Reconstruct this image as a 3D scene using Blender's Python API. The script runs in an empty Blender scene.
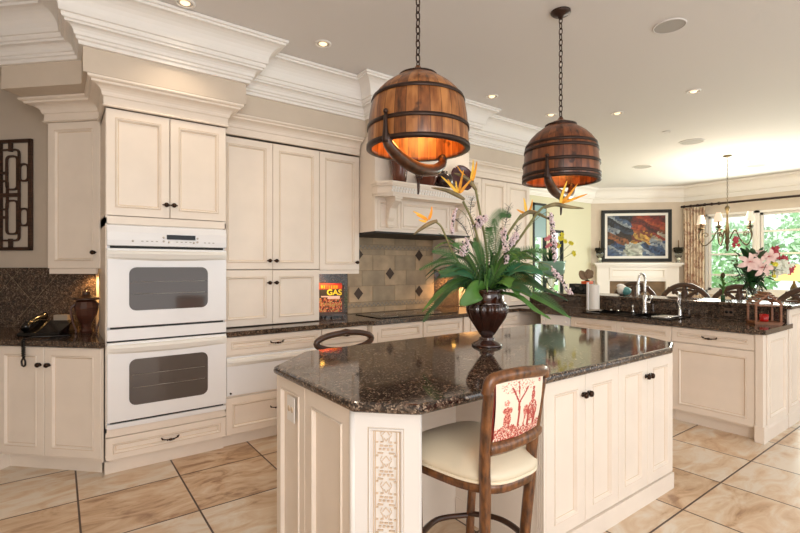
import bpy, bmesh, math, random
from mathutils import Vector, Matrix, noise
random.seed(7)
C = bpy.context.scene.collection
PI = math.pi
SC = bpy.context.scene
# ------------------------------------------------------------------ camera
H_EYE = 1.42
cd = bpy.data.cameras.new('camera'); cam = bpy.data.objects.new('camera', cd); C.objects.link(cam)
cam.location = (0, 0, H_EYE)
cam.rotation_euler = (math.radians(90), 0, math.radians(-36.5))
cd.sensor_width = 36; cd.lens = 462.3/800*36; cd.clip_start = .02; cd.clip_end = 200
SC.camera = cam
# ------------------------------------------------------------------ world, lights, exposure
w = bpy.data.worlds.new('world'); SC.world = w; w.use_nodes = True
bg = w.node_tree.nodes['Background']; bg.inputs[0].default_value = (.95, .98, 1, 1); bg.inputs[1].default_value = 1.18
SC.view_settings.view_transform = 'Standard'; SC.view_settings.look = 'None'
SC.view_settings.exposure = 0.2; SC.view_settings.gamma = 1; SC.view_settings.use_curve_mapping = False
def area(name, loc, target, sx, sy, power, col):
    l = bpy.data.lights.new(name, 'AREA'); l.shape = 'RECTANGLE'; l.size = sx; l.size_y = sy
    l.energy = power; l.color = col
    o = bpy.data.objects.new(name, l); C.objects.link(o); o.location = loc
    o.rotation_euler = (Vector(target)-Vector(loc)).to_track_quat('-Z', 'Y').to_euler()
    return o
area('fill_light_behind', (-.9, -1.9, 1.9), (1.0, 3.6, 1.3), 2.8, 2.0, 104, (1, .965, .93))  # added soft fill behind the camera, aimed at the oven wall; no window modelled there
area('fill_light_side', (4.2, -2.4, 1.9), (3.6, 2.5, 1.2), 3.0, 2.0, 24, (1, .97, .95))  # unseen fill light, added out of view to brighten the island side
area('window_light_dining', (10.6, 2.4, 1.75), (5, 2.2, 1.5), 3.2, 1.6, 120, (.93, 1, .92))
sl = bpy.data.lights.new('sun', 'SUN'); sl.energy = 5; sl.angle = .05; so = bpy.data.objects.new('sun', sl); C.objects.link(so)
so.rotation_euler = (math.radians(42), 0, math.radians(-150))
# ------------------------------------------------------------------ materials
def lin(c): return tuple(((x/255)/12.92 if x/255 <= .04045 else ((x/255+.055)/1.055)**2.4) for x in c)
def newmat(name):
    m = bpy.data.materials.new(name); m.use_nodes = True
    return m, m.node_tree, m.node_tree.nodes['Principled BSDF']
def mat(name, rgb, rough=.5, metal=0, coat=0, emit=0, trans=0, alpha=1, noise_amt=0, nscale=8, spec=None, raw=False, bump=0, bscale=40):
    m, nt, b = newmat(name); col = rgb if raw else lin(rgb)
    b.inputs['Base Color'].default_value = (*col, 1); b.inputs['Roughness'].default_value = rough
    b.inputs['Metallic'].default_value = metal; b.inputs['Coat Weight'].default_value = coat
    b.inputs['Coat Roughness'].default_value = .08
    if spec is not None: b.inputs['Specular IOR Level'].default_value = spec
    if trans: b.inputs['Transmission Weight'].default_value = trans; b.inputs['IOR'].default_value = 1.45
    if emit: b.inputs['Emission Color'].default_value = (*col, 1); b.inputs['Emission Strength'].default_value = emit
    tc = nt.nodes.new('ShaderNodeTexCoord')
    if noise_amt:
        n = nt.nodes.new('ShaderNodeTexNoise'); n.inputs['Scale'].default_value = nscale; n.inputs['Detail'].default_value = 5
        nt.links.new(tc.outputs['Object'], n.inputs['Vector'])
        mx = nt.nodes.new('ShaderNodeMix'); mx.data_type = 'RGBA'
        mx.inputs['A'].default_value = (*[min(1, c*(1+noise_amt)) for c in col], 1)
        mx.inputs['B'].default_value = (*[c*(1-noise_amt) for c in col], 1)
        r = nt.nodes.new('ShaderNodeMapRange'); r.inputs['From Min'].default_value = .3; r.inputs['From Max'].default_value = .7
        nt.links.new(n.outputs['Fac'], r.inputs['Value']); nt.links.new(r.outputs['Result'], mx.inputs['Factor'])
        nt.links.new(mx.outputs['Result'], b.inputs['Base Color'])
    if bump:
        n = nt.nodes.new('ShaderNodeTexNoise'); n.inputs['Scale'].default_value = bscale
        nt.links.new(tc.outputs['Object'], n.inputs['Vector'])
        bp = nt.nodes.new('ShaderNodeBump'); bp.inputs['Strength'].default_value = bump; bp.inputs['Distance'].default_value = .01
        nt.links.new(n.outputs['Fac'], bp.inputs['Height']); nt.links.new(bp.outputs['Normal'], b.inputs['Normal'])
    return m
def ramp(nt, stops, interp='LINEAR'):
    r = nt.nodes.new('ShaderNodeValToRGB'); cr = r.color_ramp; cr.interpolation = interp
    cr.elements[0].position = stops[0][0]; cr.elements[0].color = (*stops[0][1], 1)
    cr.elements[1].position = stops[-1][0]; cr.elements[1].color = (*stops[-1][1], 1)
    for p, c in stops[1:-1]:
        e = cr.elements.new(p); e.color = (*c, 1)
    return r
def granite(name, dark, mid, light, scale=95, rough=.07):
    m, nt, b = newmat(name); tc = nt.nodes.new('ShaderNodeTexCoord')
    v = nt.nodes.new('ShaderNodeTexVoronoi'); v.inputs['Scale'].default_value = scale
    nt.links.new(tc.outputs['Object'], v.inputs['Vector'])
    sp = nt.nodes.new('ShaderNodeSeparateColor'); nt.links.new(v.outputs['Color'], sp.inputs[0])
    r = ramp(nt, [(0, lin(dark)), (.42, lin(dark)), (.62, lin(mid)), (.86, lin(mid)), (.95, lin(light)), (1, lin(light))])
    nt.links.new(sp.outputs[0], r.inputs['Fac'])
    n = nt.nodes.new('ShaderNodeTexNoise'); n.inputs['Scale'].default_value = scale*.25; n.inputs['Detail'].default_value = 6
    nt.links.new(tc.outputs['Object'], n.inputs['Vector'])
    r2 = ramp(nt, [(.35, (.45, .45, .45)), (.65, (1.3, 1.25, 1.2))]); nt.links.new(n.outputs['Fac'], r2.inputs['Fac'])
    mx = nt.nodes.new('ShaderNodeMix'); mx.data_type = 'RGBA'; mx.blend_type = 'MULTIPLY'; mx.inputs['Factor'].default_value = 1
    nt.links.new(r.outputs['Color'], mx.inputs['A']); nt.links.new(r2.outputs['Color'], mx.inputs['B'])
    nt.links.new(mx.outputs['Result'], b.inputs['Base Color'])
    b.inputs['Roughness'].default_value = rough; b.inputs['Specular IOR Level'].default_value = .7
    return m
def wood(name, a, bcol, rough=.35, scale=(3, 3, 30), coat=.3, nscale=4):
    m, nt, b = newmat(name); tc = nt.nodes.new('ShaderNodeTexCoord')
    mp = nt.nodes.new('ShaderNodeMapping'); mp.inputs['Scale'].default_value = scale
    nt.links.new(tc.outputs['Object'], mp.inputs['Vector'])
    n = nt.nodes.new('ShaderNodeTexNoise'); n.inputs['Scale'].default_value = nscale; n.inputs['Detail'].default_value = 6
    nt.links.new(mp.outputs['Vector'], n.inputs['Vector'])
    r = ramp(nt, [(.3, lin(a)), (.7, lin(bcol))]); nt.links.new(n.outputs['Fac'], r.inputs['Fac'])
    nt.links.new(r.outputs['Color'], b.inputs['Base Color'])
    b.inputs['Roughness'].default_value = rough; b.inputs['Coat Weight'].default_value = coat
    return m
def staves(name, a, bcol, dark, count):
    """wooden staves round the object's own z axis, each a little different, with knots and grain"""
    m, nt, b = newmat(name); tc = nt.nodes.new('ShaderNodeTexCoord'); L = nt.links.new
    s = nt.nodes.new('ShaderNodeSeparateXYZ'); L(tc.outputs['Object'], s.inputs[0])
    at = nt.nodes.new('ShaderNodeMath'); at.operation = 'ARCTAN2'; L(s.outputs['Y'], at.inputs[0]); L(s.outputs['X'], at.inputs[1])
    mu = nt.nodes.new('ShaderNodeMath'); mu.operation = 'MULTIPLY'; mu.inputs[1].default_value = count/(2*PI); L(at.outputs[0], mu.inputs[0])
    fl = nt.nodes.new('ShaderNodeMath'); fl.operation = 'FLOOR'; L(mu.outputs[0], fl.inputs[0])
    fr = nt.nodes.new('ShaderNodeMath'); fr.operation = 'FRACT'; L(mu.outputs[0], fr.inputs[0])
    wn = nt.nodes.new('ShaderNodeTexWhiteNoise'); wn.noise_dimensions = '1D'; L(fl.outputs[0], wn.inputs['W'])
    mp = nt.nodes.new('ShaderNodeMapping'); mp.inputs['Scale'].default_value = (22, 22, 4); L(tc.outputs['Object'], mp.inputs['Vector'])
    n = nt.nodes.new('ShaderNodeTexNoise'); n.inputs['Scale'].default_value = 1.6; n.inputs['Detail'].default_value = 8; L(mp.outputs['Vector'], n.inputs['Vector'])
    ad = nt.nodes.new('ShaderNodeMath'); ad.operation = 'MULTIPLY_ADD'; ad.inputs[1].default_value = .35; L(wn.outputs['Value'], ad.inputs[0])
    su = nt.nodes.new('ShaderNodeMath'); su.operation = 'SUBTRACT'; su.inputs[1].default_value = .17; L(n.outputs['Fac'], su.inputs[0]); L(su.outputs[0], ad.inputs[2])
    r = ramp(nt, [(.2, lin(dark)), (.42, lin(a)), (.75, lin(bcol))]); L(ad.outputs[0], r.inputs['Fac'])
    kn = nt.nodes.new('ShaderNodeTexNoise'); kn.inputs['Scale'].default_value = 9; kn.inputs['Detail'].default_value = 3; L(tc.outputs['Object'], kn.inputs['Vector'])
    kr = ramp(nt, [(.66, (1, 1, 1)), (.72, (.25, .18, .12))]); L(kn.outputs['Fac'], kr.inputs['Fac'])
    gr = ramp(nt, [(0, (.15, .1, .08)), (.05, (1, 1, 1)), (.95, (1, 1, 1)), (1, (.15, .1, .08))]); L(fr.outputs[0], gr.inputs['Fac'])
    m1 = nt.nodes.new('ShaderNodeMix'); m1.data_type = 'RGBA'; m1.blend_type = 'MULTIPLY'; m1.inputs['Factor'].default_value = 1
    L(r.outputs['Color'], m1.inputs['A']); L(kr.outputs['Color'], m1.inputs['B'])
    m2 = nt.nodes.new('ShaderNodeMix'); m2.data_type = 'RGBA'; m2.blend_type = 'MULTIPLY'; m2.inputs['Factor'].default_value = 1
    L(m1.outputs['Result'], m2.inputs['A']); L(gr.outputs['Color'], m2.inputs['B']); L(m2.outputs['Result'], b.inputs['Base Color'])
    b.inputs['Roughness'].default_value = .32; b.inputs['Coat Weight'].default_value = .25; b.inputs['Coat Roughness'].default_value = .2
    return m
def floor_mat():
    m, nt, b = newmat('marble_floor_tile'); L = nt.links.new; tc = nt.nodes.new('ShaderNodeTexCoord')
    mp = nt.nodes.new('ShaderNodeMapping'); mp.inputs['Location'].default_value = (-.098, -1.188, 0); L(tc.outputs['Object'], mp.inputs['Vector'])
    br = nt.nodes.new('ShaderNodeTexBrick'); br.offset = 0; br.squash = 1
    br.inputs['Scale'].default_value = 1; br.inputs['Mortar Size'].default_value = .0055; br.inputs['Mortar Smooth'].default_value = 0.1
    br.inputs['Brick Width'].default_value = .567; br.inputs['Row Height'].default_value = .556
    br.inputs['Color1'].default_value = (0, 0, 0, 1); br.inputs['Color2'].default_value = (1, 1, 1, 1); br.inputs['Mortar'].default_value = (.5, .5, .5, 1)
    L(mp.outputs['Vector'], br.inputs['Vector'])
    sc = nt.nodes.new('ShaderNodeSeparateColor'); L(br.outputs['Color'], sc.inputs[0])
    va = nt.nodes.new('ShaderNodeVectorMath'); va.operation = 'SCALE'; va.inputs['Scale'].default_value = 7; L(br.outputs['Color'], va.inputs[0])
    vb = nt.nodes.new('ShaderNodeVectorMath'); vb.operation = 'ADD'; L(tc.outputs['Object'], vb.inputs[0]); L(va.outputs[0], vb.inputs[1])
    m3 = nt.nodes.new('ShaderNodeMapping'); m3.inputs['Rotation'].default_value = (0, 0, .5); m3.inputs['Scale'].default_value = (1, 2.4, 1); L(vb.outputs[0], m3.inputs['Vector'])
    n = nt.nodes.new('ShaderNodeTexNoise'); n.inputs['Scale'].default_value = 3.2; n.inputs['Detail'].default_value = 12; n.inputs['Distortion'].default_value = 1.1; n.inputs['Roughness'].default_value = .6
    L(m3.outputs['Vector'], n.inputs['Vector'])
    mm = nt.nodes.new('ShaderNodeMath'); mm.operation = 'MULTIPLY_ADD'; mm.inputs[1].default_value = .22; L(sc.outputs[0], mm.inputs[0])
    ms = nt.nodes.new('ShaderNodeMath'); ms.operation = 'SUBTRACT'; ms.inputs[1].default_value = .11; L(n.outputs['Fac'], ms.inputs[0]); L(ms.outputs[0], mm.inputs[2])
    r = ramp(nt, [(.28, lin((160, 124, 94))), (.40, lin((202, 170, 136))), (.52, lin((216, 192, 164))), (.66, lin((224, 212, 196)))]); L(mm.outputs[0], r.inputs['Fac'])
    mx = nt.nodes.new('ShaderNodeMix'); mx.data_type = 'RGBA'; L(br.outputs['Fac'], mx.inputs['Factor'])
    L(r.outputs['Color'], mx.inputs['A']); mx.inputs['B'].default_value = (*lin((72, 48, 36)), 1); L(mx.outputs['Result'], b.inputs['Base Color'])
    b.inputs['Roughness'].default_value = .28
    bp = nt.nodes.new('ShaderNodeBump'); bp.inputs['Strength'].default_value = .6; bp.inputs['Distance'].default_value = .003; bp.invert = True
    L(br.outputs['Fac'], bp.inputs['Height']); L(bp.outputs['Normal'], b.inputs['Normal'])
    return m
def attr_mat(name, rough=.6):
    m, nt, b = newmat(name); a = nt.nodes.new('ShaderNodeVertexColor'); a.layer_name = 'paint'
    nt.links.new(a.outputs['Color'], b.inputs['Base Color']); b.inputs['Roughness'].default_value = rough; return m
M = {}
M['cream'] = mat('cream_paint', (240, 228, 215), .38, noise_amt=.03, nscale=5)
M['brownplate'] = mat('brown_cover_plate', (96, 76, 62), .4)
M['glaze'] = mat('tan_glaze', (218, 196, 168), .5)
M['fret'] = mat('carved_relief_paint', (222, 200, 176), .5)
M['trim'] = mat('white_trim_paint', (240, 236, 232), .4)
M['wall'] = mat('beige_wall_paint', (212, 198, 182), .7, noise_amt=.02)
M['wall_green'] = mat('garden_tinted_wall_paint', (214, 210, 182), .7)  # green light reflected from the garden is mixed into this wall colour
M['ceil'] = mat('ceiling_paint', (224, 221, 220), .85)
M['floor'] = floor_mat()
M['granite'] = granite('brown_granite', (52, 42, 37), (104, 89, 78), (160, 144, 128), 150)
M['granite2'] = granite('dark_granite', (50, 40, 34), (92, 76, 64), (136, 118, 102), 190, .1)
M['granite3'] = granite('speckled_splash_granite', (66, 54, 47), (108, 92, 80), (150, 134, 118), 170, .15)
M['white'] = mat('white_enamel', (240, 240, 242), .2, coat=.3)
M['white_dull'] = mat('white_plastic', (235, 232, 226), .4)
M['oven_glass'] = mat('tinted_oven_glass', (86, 78, 74), .06, coat=.6)
M['black'] = mat('black_gloss', (14, 13, 13), .15)
M['black_matte'] = mat('black_matte', (18, 16, 15), .6)
M['iron'] = mat('dark_iron', (56, 38, 30), .42, metal=.4, noise_amt=.3, nscale=30)
M['bronze'] = mat('oiled_bronze', (58, 40, 30), .35, metal=.8)
M['chrome'] = mat('chrome', (225, 225, 225), .12, metal=1)
M['stave'] = staves('barrel_staves', (128, 74, 34), (184, 124, 70), (52, 28, 16), 28)
M['stave_dark'] = staves('dark_barrel_staves', (100, 54, 30), (140, 82, 46), (46, 26, 16), 28)
M['stool_wood'] = wood('walnut_stool_wood', (54, 30, 16), (136, 86, 46), .35, (14, 14, 5))
M['branch'] = wood('worn_branch_wood', (44, 26, 18), (92, 56, 34), .3, (8, 8, 8))
M['seat'] = mat('cream_leather', (222, 210, 186), .42, bump=.15, bscale=14)
M['piping'] = mat('cream_piping', (232, 220, 196), .5)
M['dark_wood'] = wood('dark_carved_wood', (40, 24, 16), (80, 50, 34), .4)
M['mahog'] = wood('red_brown_wood', (56, 28, 20), (92, 50, 34), .35)
M['house_wood'] = wood('lantern_wood', (104, 58, 28), (156, 98, 52), .5)
M['urn'] = mat('oxblood_glaze', (48, 20, 12), .12, coat=.8, noise_amt=.5, nscale=14)
M['soil'] = mat('dark_moss', (36, 34, 20), .9)
M['leaf'] = mat('dark_leaf', (34, 74, 36), .4, noise_amt=.35, nscale=9)
M['leaf_light'] = mat('light_leaf', (78, 122, 52), .45, noise_amt=.3, nscale=9)
M['leaf_blue'] = mat('blue_green_leaf', (52, 106, 74), .4, noise_amt=.3, nscale=12)
M['fern'] = mat('fern_green', (60, 104, 44), .6, noise_amt=.25, nscale=12)
M['stem'] = mat('olive_stem', (122, 122, 76), .5, noise_amt=.2, nscale=20)
M['bract'] = mat('grey_green_bract', (128, 116, 82), .5, noise_amt=.4, nscale=18)
M['petal'] = mat('orange_petal', (245, 160, 24), .5, noise_amt=.25, nscale=25)
M['petal2'] = mat('yellow_petal', (250, 200, 60), .5)
M['floret'] = mat('lilac_floret', (228, 210, 216), .7)
M['floret_dark'] = mat('dark_bud', (40, 46, 40), .7)
M['pink'] = mat('pink_petal', (216, 130, 140), .6, noise_amt=.2)
M['red'] = mat('red_petal', (180, 60, 72), .6)
M['lily'] = mat('pale_lily', (238, 206, 196), .55)
M['white_flower'] = mat('white_petal', (236, 238, 220), .7)
M['yellow'] = mat('yellow_bloom', (226, 214, 60), .6)
M['glass'] = mat('clear_glass', (235, 245, 240), .02, trans=1)
M['pane'] = mat('window_glass', (250, 255, 252), .0, trans=1); M['pane'].node_tree.nodes['Principled BSDF'].inputs['IOR'].default_value = 1.02
M['green_glass'] = mat('green_glass', (150, 190, 170), .1, trans=.35)
M['rod'] = mat('dark_rod', (44, 24, 20), .4)
M['curtain'] = mat('toile_curtain', (206, 184, 160), .85, noise_amt=.35, nscale=7)
M['shade_glow'] = mat('lit_fabric_shade', (240, 220, 200), .8, emit=.35)
M['lamp_glow'] = mat('lit_yellow_shade', (244, 214, 140), .8, emit=.55)
M['bulb'] = mat('warm_bulb', (255, 150, 60), .3, emit=2.5)
M['downlight'] = mat('lit_downlight', (255, 226, 180), .3, emit=1.3)
M['puck'] = mat('halogen_puck', (255, 190, 90), .3, emit=14)
M['steel'] = mat('brushed_trim', (190, 184, 176), .3, metal=.8)
M['grille'] = mat('speaker_grille', (176, 172, 168), .8)
M['tile'] = mat('travertine_tile', (186, 162, 130), .45, noise_amt=.22, nscale=7)
M['tile2'] = mat('travertine_tile_grey', (168, 148, 120), .45, noise_amt=.18, nscale=7)
M['grout'] = mat('tile_grout', (150, 130, 104), .8)
M['diamond'] = mat('bronze_tile', (70, 52, 40), .35, metal=.4)
M['mosaic'] = mat('grey_mosaic', (150, 140, 126), .5, noise_amt=.3, nscale=60)
M['garden'] = mat('lawn', (110, 160, 80), .9, noise_amt=.3, nscale=2)
M['tree_leaf'] = mat('tree_foliage', (204, 226, 198), .8, noise_amt=.25, nscale=2)
M['orange'] = mat('orange_paint', (220, 90, 40), .5)
M['candle'] = mat('red_candle_glass', (170, 26, 22), .15, emit=.08)
M['pot_brown'] = mat('brown_pottery', (96, 48, 32), .25, coat=.4, noise_amt=.35, nscale=10)
M['pot_dark'] = mat('dark_pottery', (44, 24, 20), .25, coat=.4)
M['gold'] = mat('aged_gold', (88, 76, 50), .4, metal=.6, noise_amt=.3, nscale=30)
M['stone'] = mat('grey_stone', (120, 96, 70), .6, noise_amt=.3)
M['paint'] = attr_mat('painted_surface', .55)
M['mirror_dark'] = mat('teal_window_shade', (128, 160, 164), .4)
# ------------------------------------------------------------------ mesh builder
class MB:
    def __init__(s): s.v = []; s.f = []; s.m = []; s.s = []; s.x = Matrix.Identity(4)
    def add(s, vs, fs, mi=0, smooth=False):
        o = len(s.v); s.v += [tuple(s.x @ Vector(v)) for v in vs]
        for f in fs: s.f.append(tuple(i+o for i in f)); s.m.append(mi); s.s.append(smooth)
        return s
    def box(s, x0, x1, y0, y1, z0, z1, mi=0):
        if x0 > x1: x0, x1 = x1, x0
        if y0 > y1: y0, y1 = y1, y0
        if z0 > z1: z0, z1 = z1, z0
        vs = [(x0,y0,z0),(x1,y0,z0),(x1,y1,z0),(x0,y1,z0),(x0,y0,z1),(x1,y0,z1),(x1,y1,z1),(x0,y1,z1)]
        return s.add(vs, [(0,3,2,1),(4,5,6,7),(0,1,5,4),(1,2,6,5),(2,3,7,6),(3,0,4,7)], mi)
    def prism(s, poly, z0, z1, mi=0):
        n = len(poly); vs = [(x,y,z0) for x,y in poly]+[(x,y,z1) for x,y in poly]
        return s.add(vs, [tuple(range(n-1,-1,-1)), tuple(range(n,2*n))]+[(i,(i+1)%n,(i+1)%n+n,i+n) for i in range(n)], mi)
    def extr(s, poly, axis, a, b, mi=0):
        """polygon in the plane across axis ('x' or 'y'), points (u, z)"""
        n = len(poly)
        f = (lambda u, z, t: (t, u, z)) if axis == 'x' else (lambda u, z, t: (u, t, z))
        vs = [f(u, z, a) for u, z in poly]+[f(u, z, b) for u, z in poly]
        return s.add(vs, [tuple(range(n-1,-1,-1)), tuple(range(n,2*n))]+[(i,(i+1)%n,(i+1)%n+n,i+n) for i in range(n)], mi)
    def lathe(s, prof, c=(0,0,0), seg=28, mi=0, smooth=True, flute=0, fcount=0, cap=True):
        vs = []; n = len(prof)
        for i in range(seg):
            a = 2*PI*i/seg
            for r, z in prof:
                rr = r*(1-flute*(.5+.5*math.cos(a*fcount))) if flute else r
                vs.append((c[0]+rr*math.cos(a), c[1]+rr*math.sin(a), c[2]+z))
        fs = []
        for i in range(seg):
            j = (i+1) % seg
            for k in range(n-1): fs.append((i*n+k, j*n+k, j*n+k+1, i*n+k+1))
        if cap:
            if prof[0][0] > 1e-4: fs.append(tuple(i*n for i in range(seg-1,-1,-1)))
            if prof[-1][0] > 1e-4: fs.append(tuple(i*n+n-1 for i in range(seg)))
        return s.add(vs, fs, mi, smooth)
    def tube(s, pts, r, seg=8, mi=0, closed=False, flat=None):
        pts = [Vector(p) for p in pts]; n = len(pts); rs = r if isinstance(r, (list, tuple)) else [r]*n
        vs = []; up = None
        for i, p in enumerate(pts):
            t = (pts[(i+1) % n]-pts[i-1]) if closed else (pts[min(i+1, n-1)]-pts[max(i-1, 0)])
            t.normalize()
            if up is None:
                up = Vector((0,0,1)) if abs(t.z) < .9 else Vector((1,0,0))
            sd = t.cross(up)
            if sd.length < 1e-5: sd = t.cross(Vector((0,1,0)))
            sd.normalize(); up = sd.cross(t).normalized()
            for k in range(seg):
                a = 2*PI*k/seg+PI/seg
                q = flat if flat else 1
                vs.append(tuple(p+(sd*math.cos(a)+up*math.sin(a)*q)*rs[i]))
        fs = []
        for i in range(n if closed else n-1):
            j = (i+1) % n
            for k in range(seg):
                l = (k+1) % seg; fs.append((i*seg+k, i*seg+l, j*seg+l, j*seg+k))
        if not closed: fs += [tuple(range(seg-1,-1,-1)), tuple((n-1)*seg+k for k in range(seg))]
        return s.add(vs, fs, mi, seg > 4)
    def ball(s, c, r, seg=12, rings=8, mi=0):
        r = r if isinstance(r, (list, tuple)) else (r, r, r)
        vs = [(c[0], c[1], c[2]-r[2])]
        for j in range(1, rings):
            b = -PI/2+PI*j/rings
            for i in range(seg):
                a = 2*PI*i/seg
                vs.append((c[0]+r[0]*math.cos(b)*math.cos(a), c[1]+r[1]*math.cos(b)*math.sin(a), c[2]+r[2]*math.sin(b)))
        vs.append((c[0], c[1], c[2]+r[2])); fs = []
        for i in range(seg):
            fs.append((0, 1+(i+1) % seg, 1+i)); t = len(vs)-1; o = 1+(rings-2)*seg
            fs.append((o+i, o+(i+1) % seg, t))
            for j in range(rings-2):
                a = 1+j*seg+i; b = 1+j*seg+(i+1) % seg; fs.append((a, b, b+seg, a+seg))
        return s.add(vs, fs, mi, True)
    def build(s, name, mats, parent=None, loc=None, rotz=0, bevel=0, subsurf=0, kind=None):
        me = bpy.data.meshes.new(name); me.from_pydata(s.v, [], s.f)
        mats = mats if isinstance(mats, (list, tuple)) else [mats]
        for m in mats: me.materials.append(M[m] if isinstance(m, str) else m)
        me.polygons.foreach_set('material_index', s.m); me.polygons.foreach_set('use_smooth', s.s); me.update()
        o = bpy.data.objects.new(name, me); C.objects.link(o)
        if parent is not None: o.parent = parent
        if loc: o.location = loc
        if rotz: o.rotation_euler = (0, 0, rotz)
        if bevel:
            b = o.modifiers.new('bevel', 'BEVEL'); b.width = bevel; b.segments = 3; b.limit_method = 'ANGLE'; b.angle_limit = math.radians(30)
        if subsurf:
            b = o.modifiers.new('sub', 'SUBSURF'); b.levels = subsurf; b.render_levels = subsurf
        if kind: o['kind'] = kind
        return o
def thing(name, label, cat, loc=(0,0,0), rotz=0, group=None):
    o = bpy.data.objects.new(name, None); C.objects.link(o); o.empty_display_size = .1
    o.location = loc; o.rotation_euler = (0, 0, rotz); o['label'] = label; o['category'] = cat
    if group: o['group'] = group
    return o
def tag(o, label, cat, group=None):
    o['label'] = label; o['category'] = cat
    if group: o['group'] = group
    return o
def struct(name, mb, mats, **k): return mb.build(name, mats, kind='structure', **k)
def dup(root, loc=None, rotz=None, label=None, group=None):
    r = root.copy(); C.objects.link(r)
    if loc is not None: r.location = loc
    if rotz is not None: r.rotation_euler = (0, 0, rotz)
    if label: r['label'] = label
    if group: r['group'] = group
    for ch in list(root.children):
        c = ch.copy(); C.objects.link(c); c.parent = r
        for g in list(ch.children):
            d = g.copy(); C.objects.link(d); d.parent = c
    return r
def smooth_pts(pts, n=6):
    P = [Vector(p) for p in pts]; out = []
    for i in range(len(P)-1):
        p0, p1, p2, p3 = P[max(i-1,0)], P[i], P[i+1], P[min(i+2,len(P)-1)]
        for k in range(n):
            t = k/n; out.append(.5*((2*p1)+(p2-p0)*t+(2*p0-5*p1+4*p2-p3)*t*t+(3*p1-p0-3*p2+p3)*t**3))
    out.append(P[-1]); return out
def painted(name, nx, ny, fn, place, parent, thick=.004):
    """a grid surface painted by fn(u, v) -> 0..255 colour; place(u, v, t) -> xyz"""
    vs = [place(i/nx, j/ny, 0) for j in range(ny+1) for i in range(nx+1)]
    fs = [(j*(nx+1)+i, j*(nx+1)+i+1, (j+1)*(nx+1)+i+1, (j+1)*(nx+1)+i) for j in range(ny) for i in range(nx)]
    nf = len(fs); o = len(vs); vs += [place(0,0,thick), place(1,0,thick), place(1,1,thick), place(0,1,thick)]
    fs += [(o, o+3, o+2, o+1), (0, o, o+1, nx), (nx, o+1, o+2, len(vs)-5), (len(vs)-5, o+2, o+3, ny*(nx+1)), (ny*(nx+1), o+3, o, 0)]
    me = bpy.data.meshes.new(name); me.from_pydata(vs, [], fs); me.materials.append(M['paint'])
    ca = me.color_attributes.new('paint', 'BYTE_COLOR', 'CORNER'); cols = []
    for j in range(ny):
        for i in range(nx): cols += list((*lin(fn((i+.5)/nx, (j+.5)/ny)), 1))*4
    for f in fs[nf:]: cols += list((*lin(fn(.5, .02)), 1))*len(f)
    ca.data.foreach_set('color', [c for c in cols])
    ob = bpy.data.objects.new(name, me); C.objects.link(ob); ob.parent = parent; return ob
# ------------------------------------------------------------------ cabinet joinery
def panel_rings(mb, x0, x1, z0, z1, y, rail=.055, th=.02, mi=0, gi=1, recess=.013, bead=.004):
    rings = [(0, th, mi), (0, .003, mi), (.003, 0, mi), (rail, 0, mi), (rail+.002, .003, gi), (rail+.005, -bead, mi), (rail+.010, -bead+.001, mi),
             (rail+.018, recess, mi), (rail+.021, recess+.001, gi), (rail+.024, recess, mi)]
    vs = []
    for o, d, _ in rings:
        vs += [(x0+o, y+d, z0+o), (x1-o, y+d, z0+o), (x1-o, y+d, z1-o), (x0+o, y+d, z1-o)]
    fo = len(mb.v); mb.add(vs, [])
    mi_list = [r[2] for r in rings]
    for k in range(len(rings)-1):
        for i in range(4):
            j = (i+1) % 4; mb.f.append((fo+k*4+i, fo+k*4+j, fo+k*4+4+j, fo+k*4+4+i)); mb.m.append(mi_list[k+1]); mb.s.append(False)
    l = fo+(len(rings)-1)*4; mb.f.append((l, l+1, l+2, l+3)); mb.m.append(mi); mb.s.append(False)
    mb.f.append((fo+3, fo+2, fo+1, fo)); mb.m.append(mi); mb.s.append(False)
    return mb
def knob(parent, x, z, y=0):
    k = MB(); k.lathe([(.006, 0), (.005, .010), (.013, .014), (.017, .020), (.014, .027), (.004, .031)], seg=14)
    k.x = Matrix.Identity(4)
    k.lathe([(.013, 0), (.013, .002), (.007, .004)], seg=12)
    for a in (-1, 1):
        k.ball((a*.017, 0, .010), (.010, .006, .005), 8, 5); k.ball((0, a*.013, .012), .004, 6, 4)
    o = k.build('knob', 'bronze', parent); o.rotation_euler = (PI/2, 0, 0); o.location = (x, y, z); return o
def handle(parent, x, z, y=0, w=.1):
    k = MB(); pts = smooth_pts([(-w/2-.008, -.012, .012), (-w/2, -.016, 0), (-w/4, -.028, -.004), (0, -.03, -.006), (w/4, -.028, -.004), (w/2, -.016, 0), (w/2+.008, -.012, .012)], 4)
    k.tube(pts, .0042, 6); k.tube([(-w/2, 0, 0), (-w/2, -.018, 0)], .006, 6); k.tube([(w/2, 0, 0), (w/2, -.018, 0)], .006, 6)
    k.ball((0, -.031, -.005), (.017, .009, .009), 10, 6); k.ball((-.02, -.03, -.005), .007, 8, 5); k.ball((.02, -.03, -.005), .007, 8, 5)
    return k.build('handle', 'bronze', parent, (x, y, z))
def door(parent, x0, x1, z0, z1, y=0, name='door', kn=None, hd=None, rail=.055, mats=('cream', 'glaze'), label=None):
    g = .0015; mb = MB(); panel_rings(mb, x0+g, x1-g, z0+g, z1-g, y, rail)
    o = mb.build(name, list(mats), parent)
    if kn: knob(o, kn[0], kn[1], y)
    if hd: handle(o, hd[0], hd[1], y, hd[2] if len(hd) > 2 else .1)
    if label: o['label'] = label
    return o
def body(parent, *boxes, name='cabinet_body', m='cream', bevel=.002):
    mb = MB()
    for b in boxes: mb.box(*b)
    return mb.build(name, m, parent)
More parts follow.
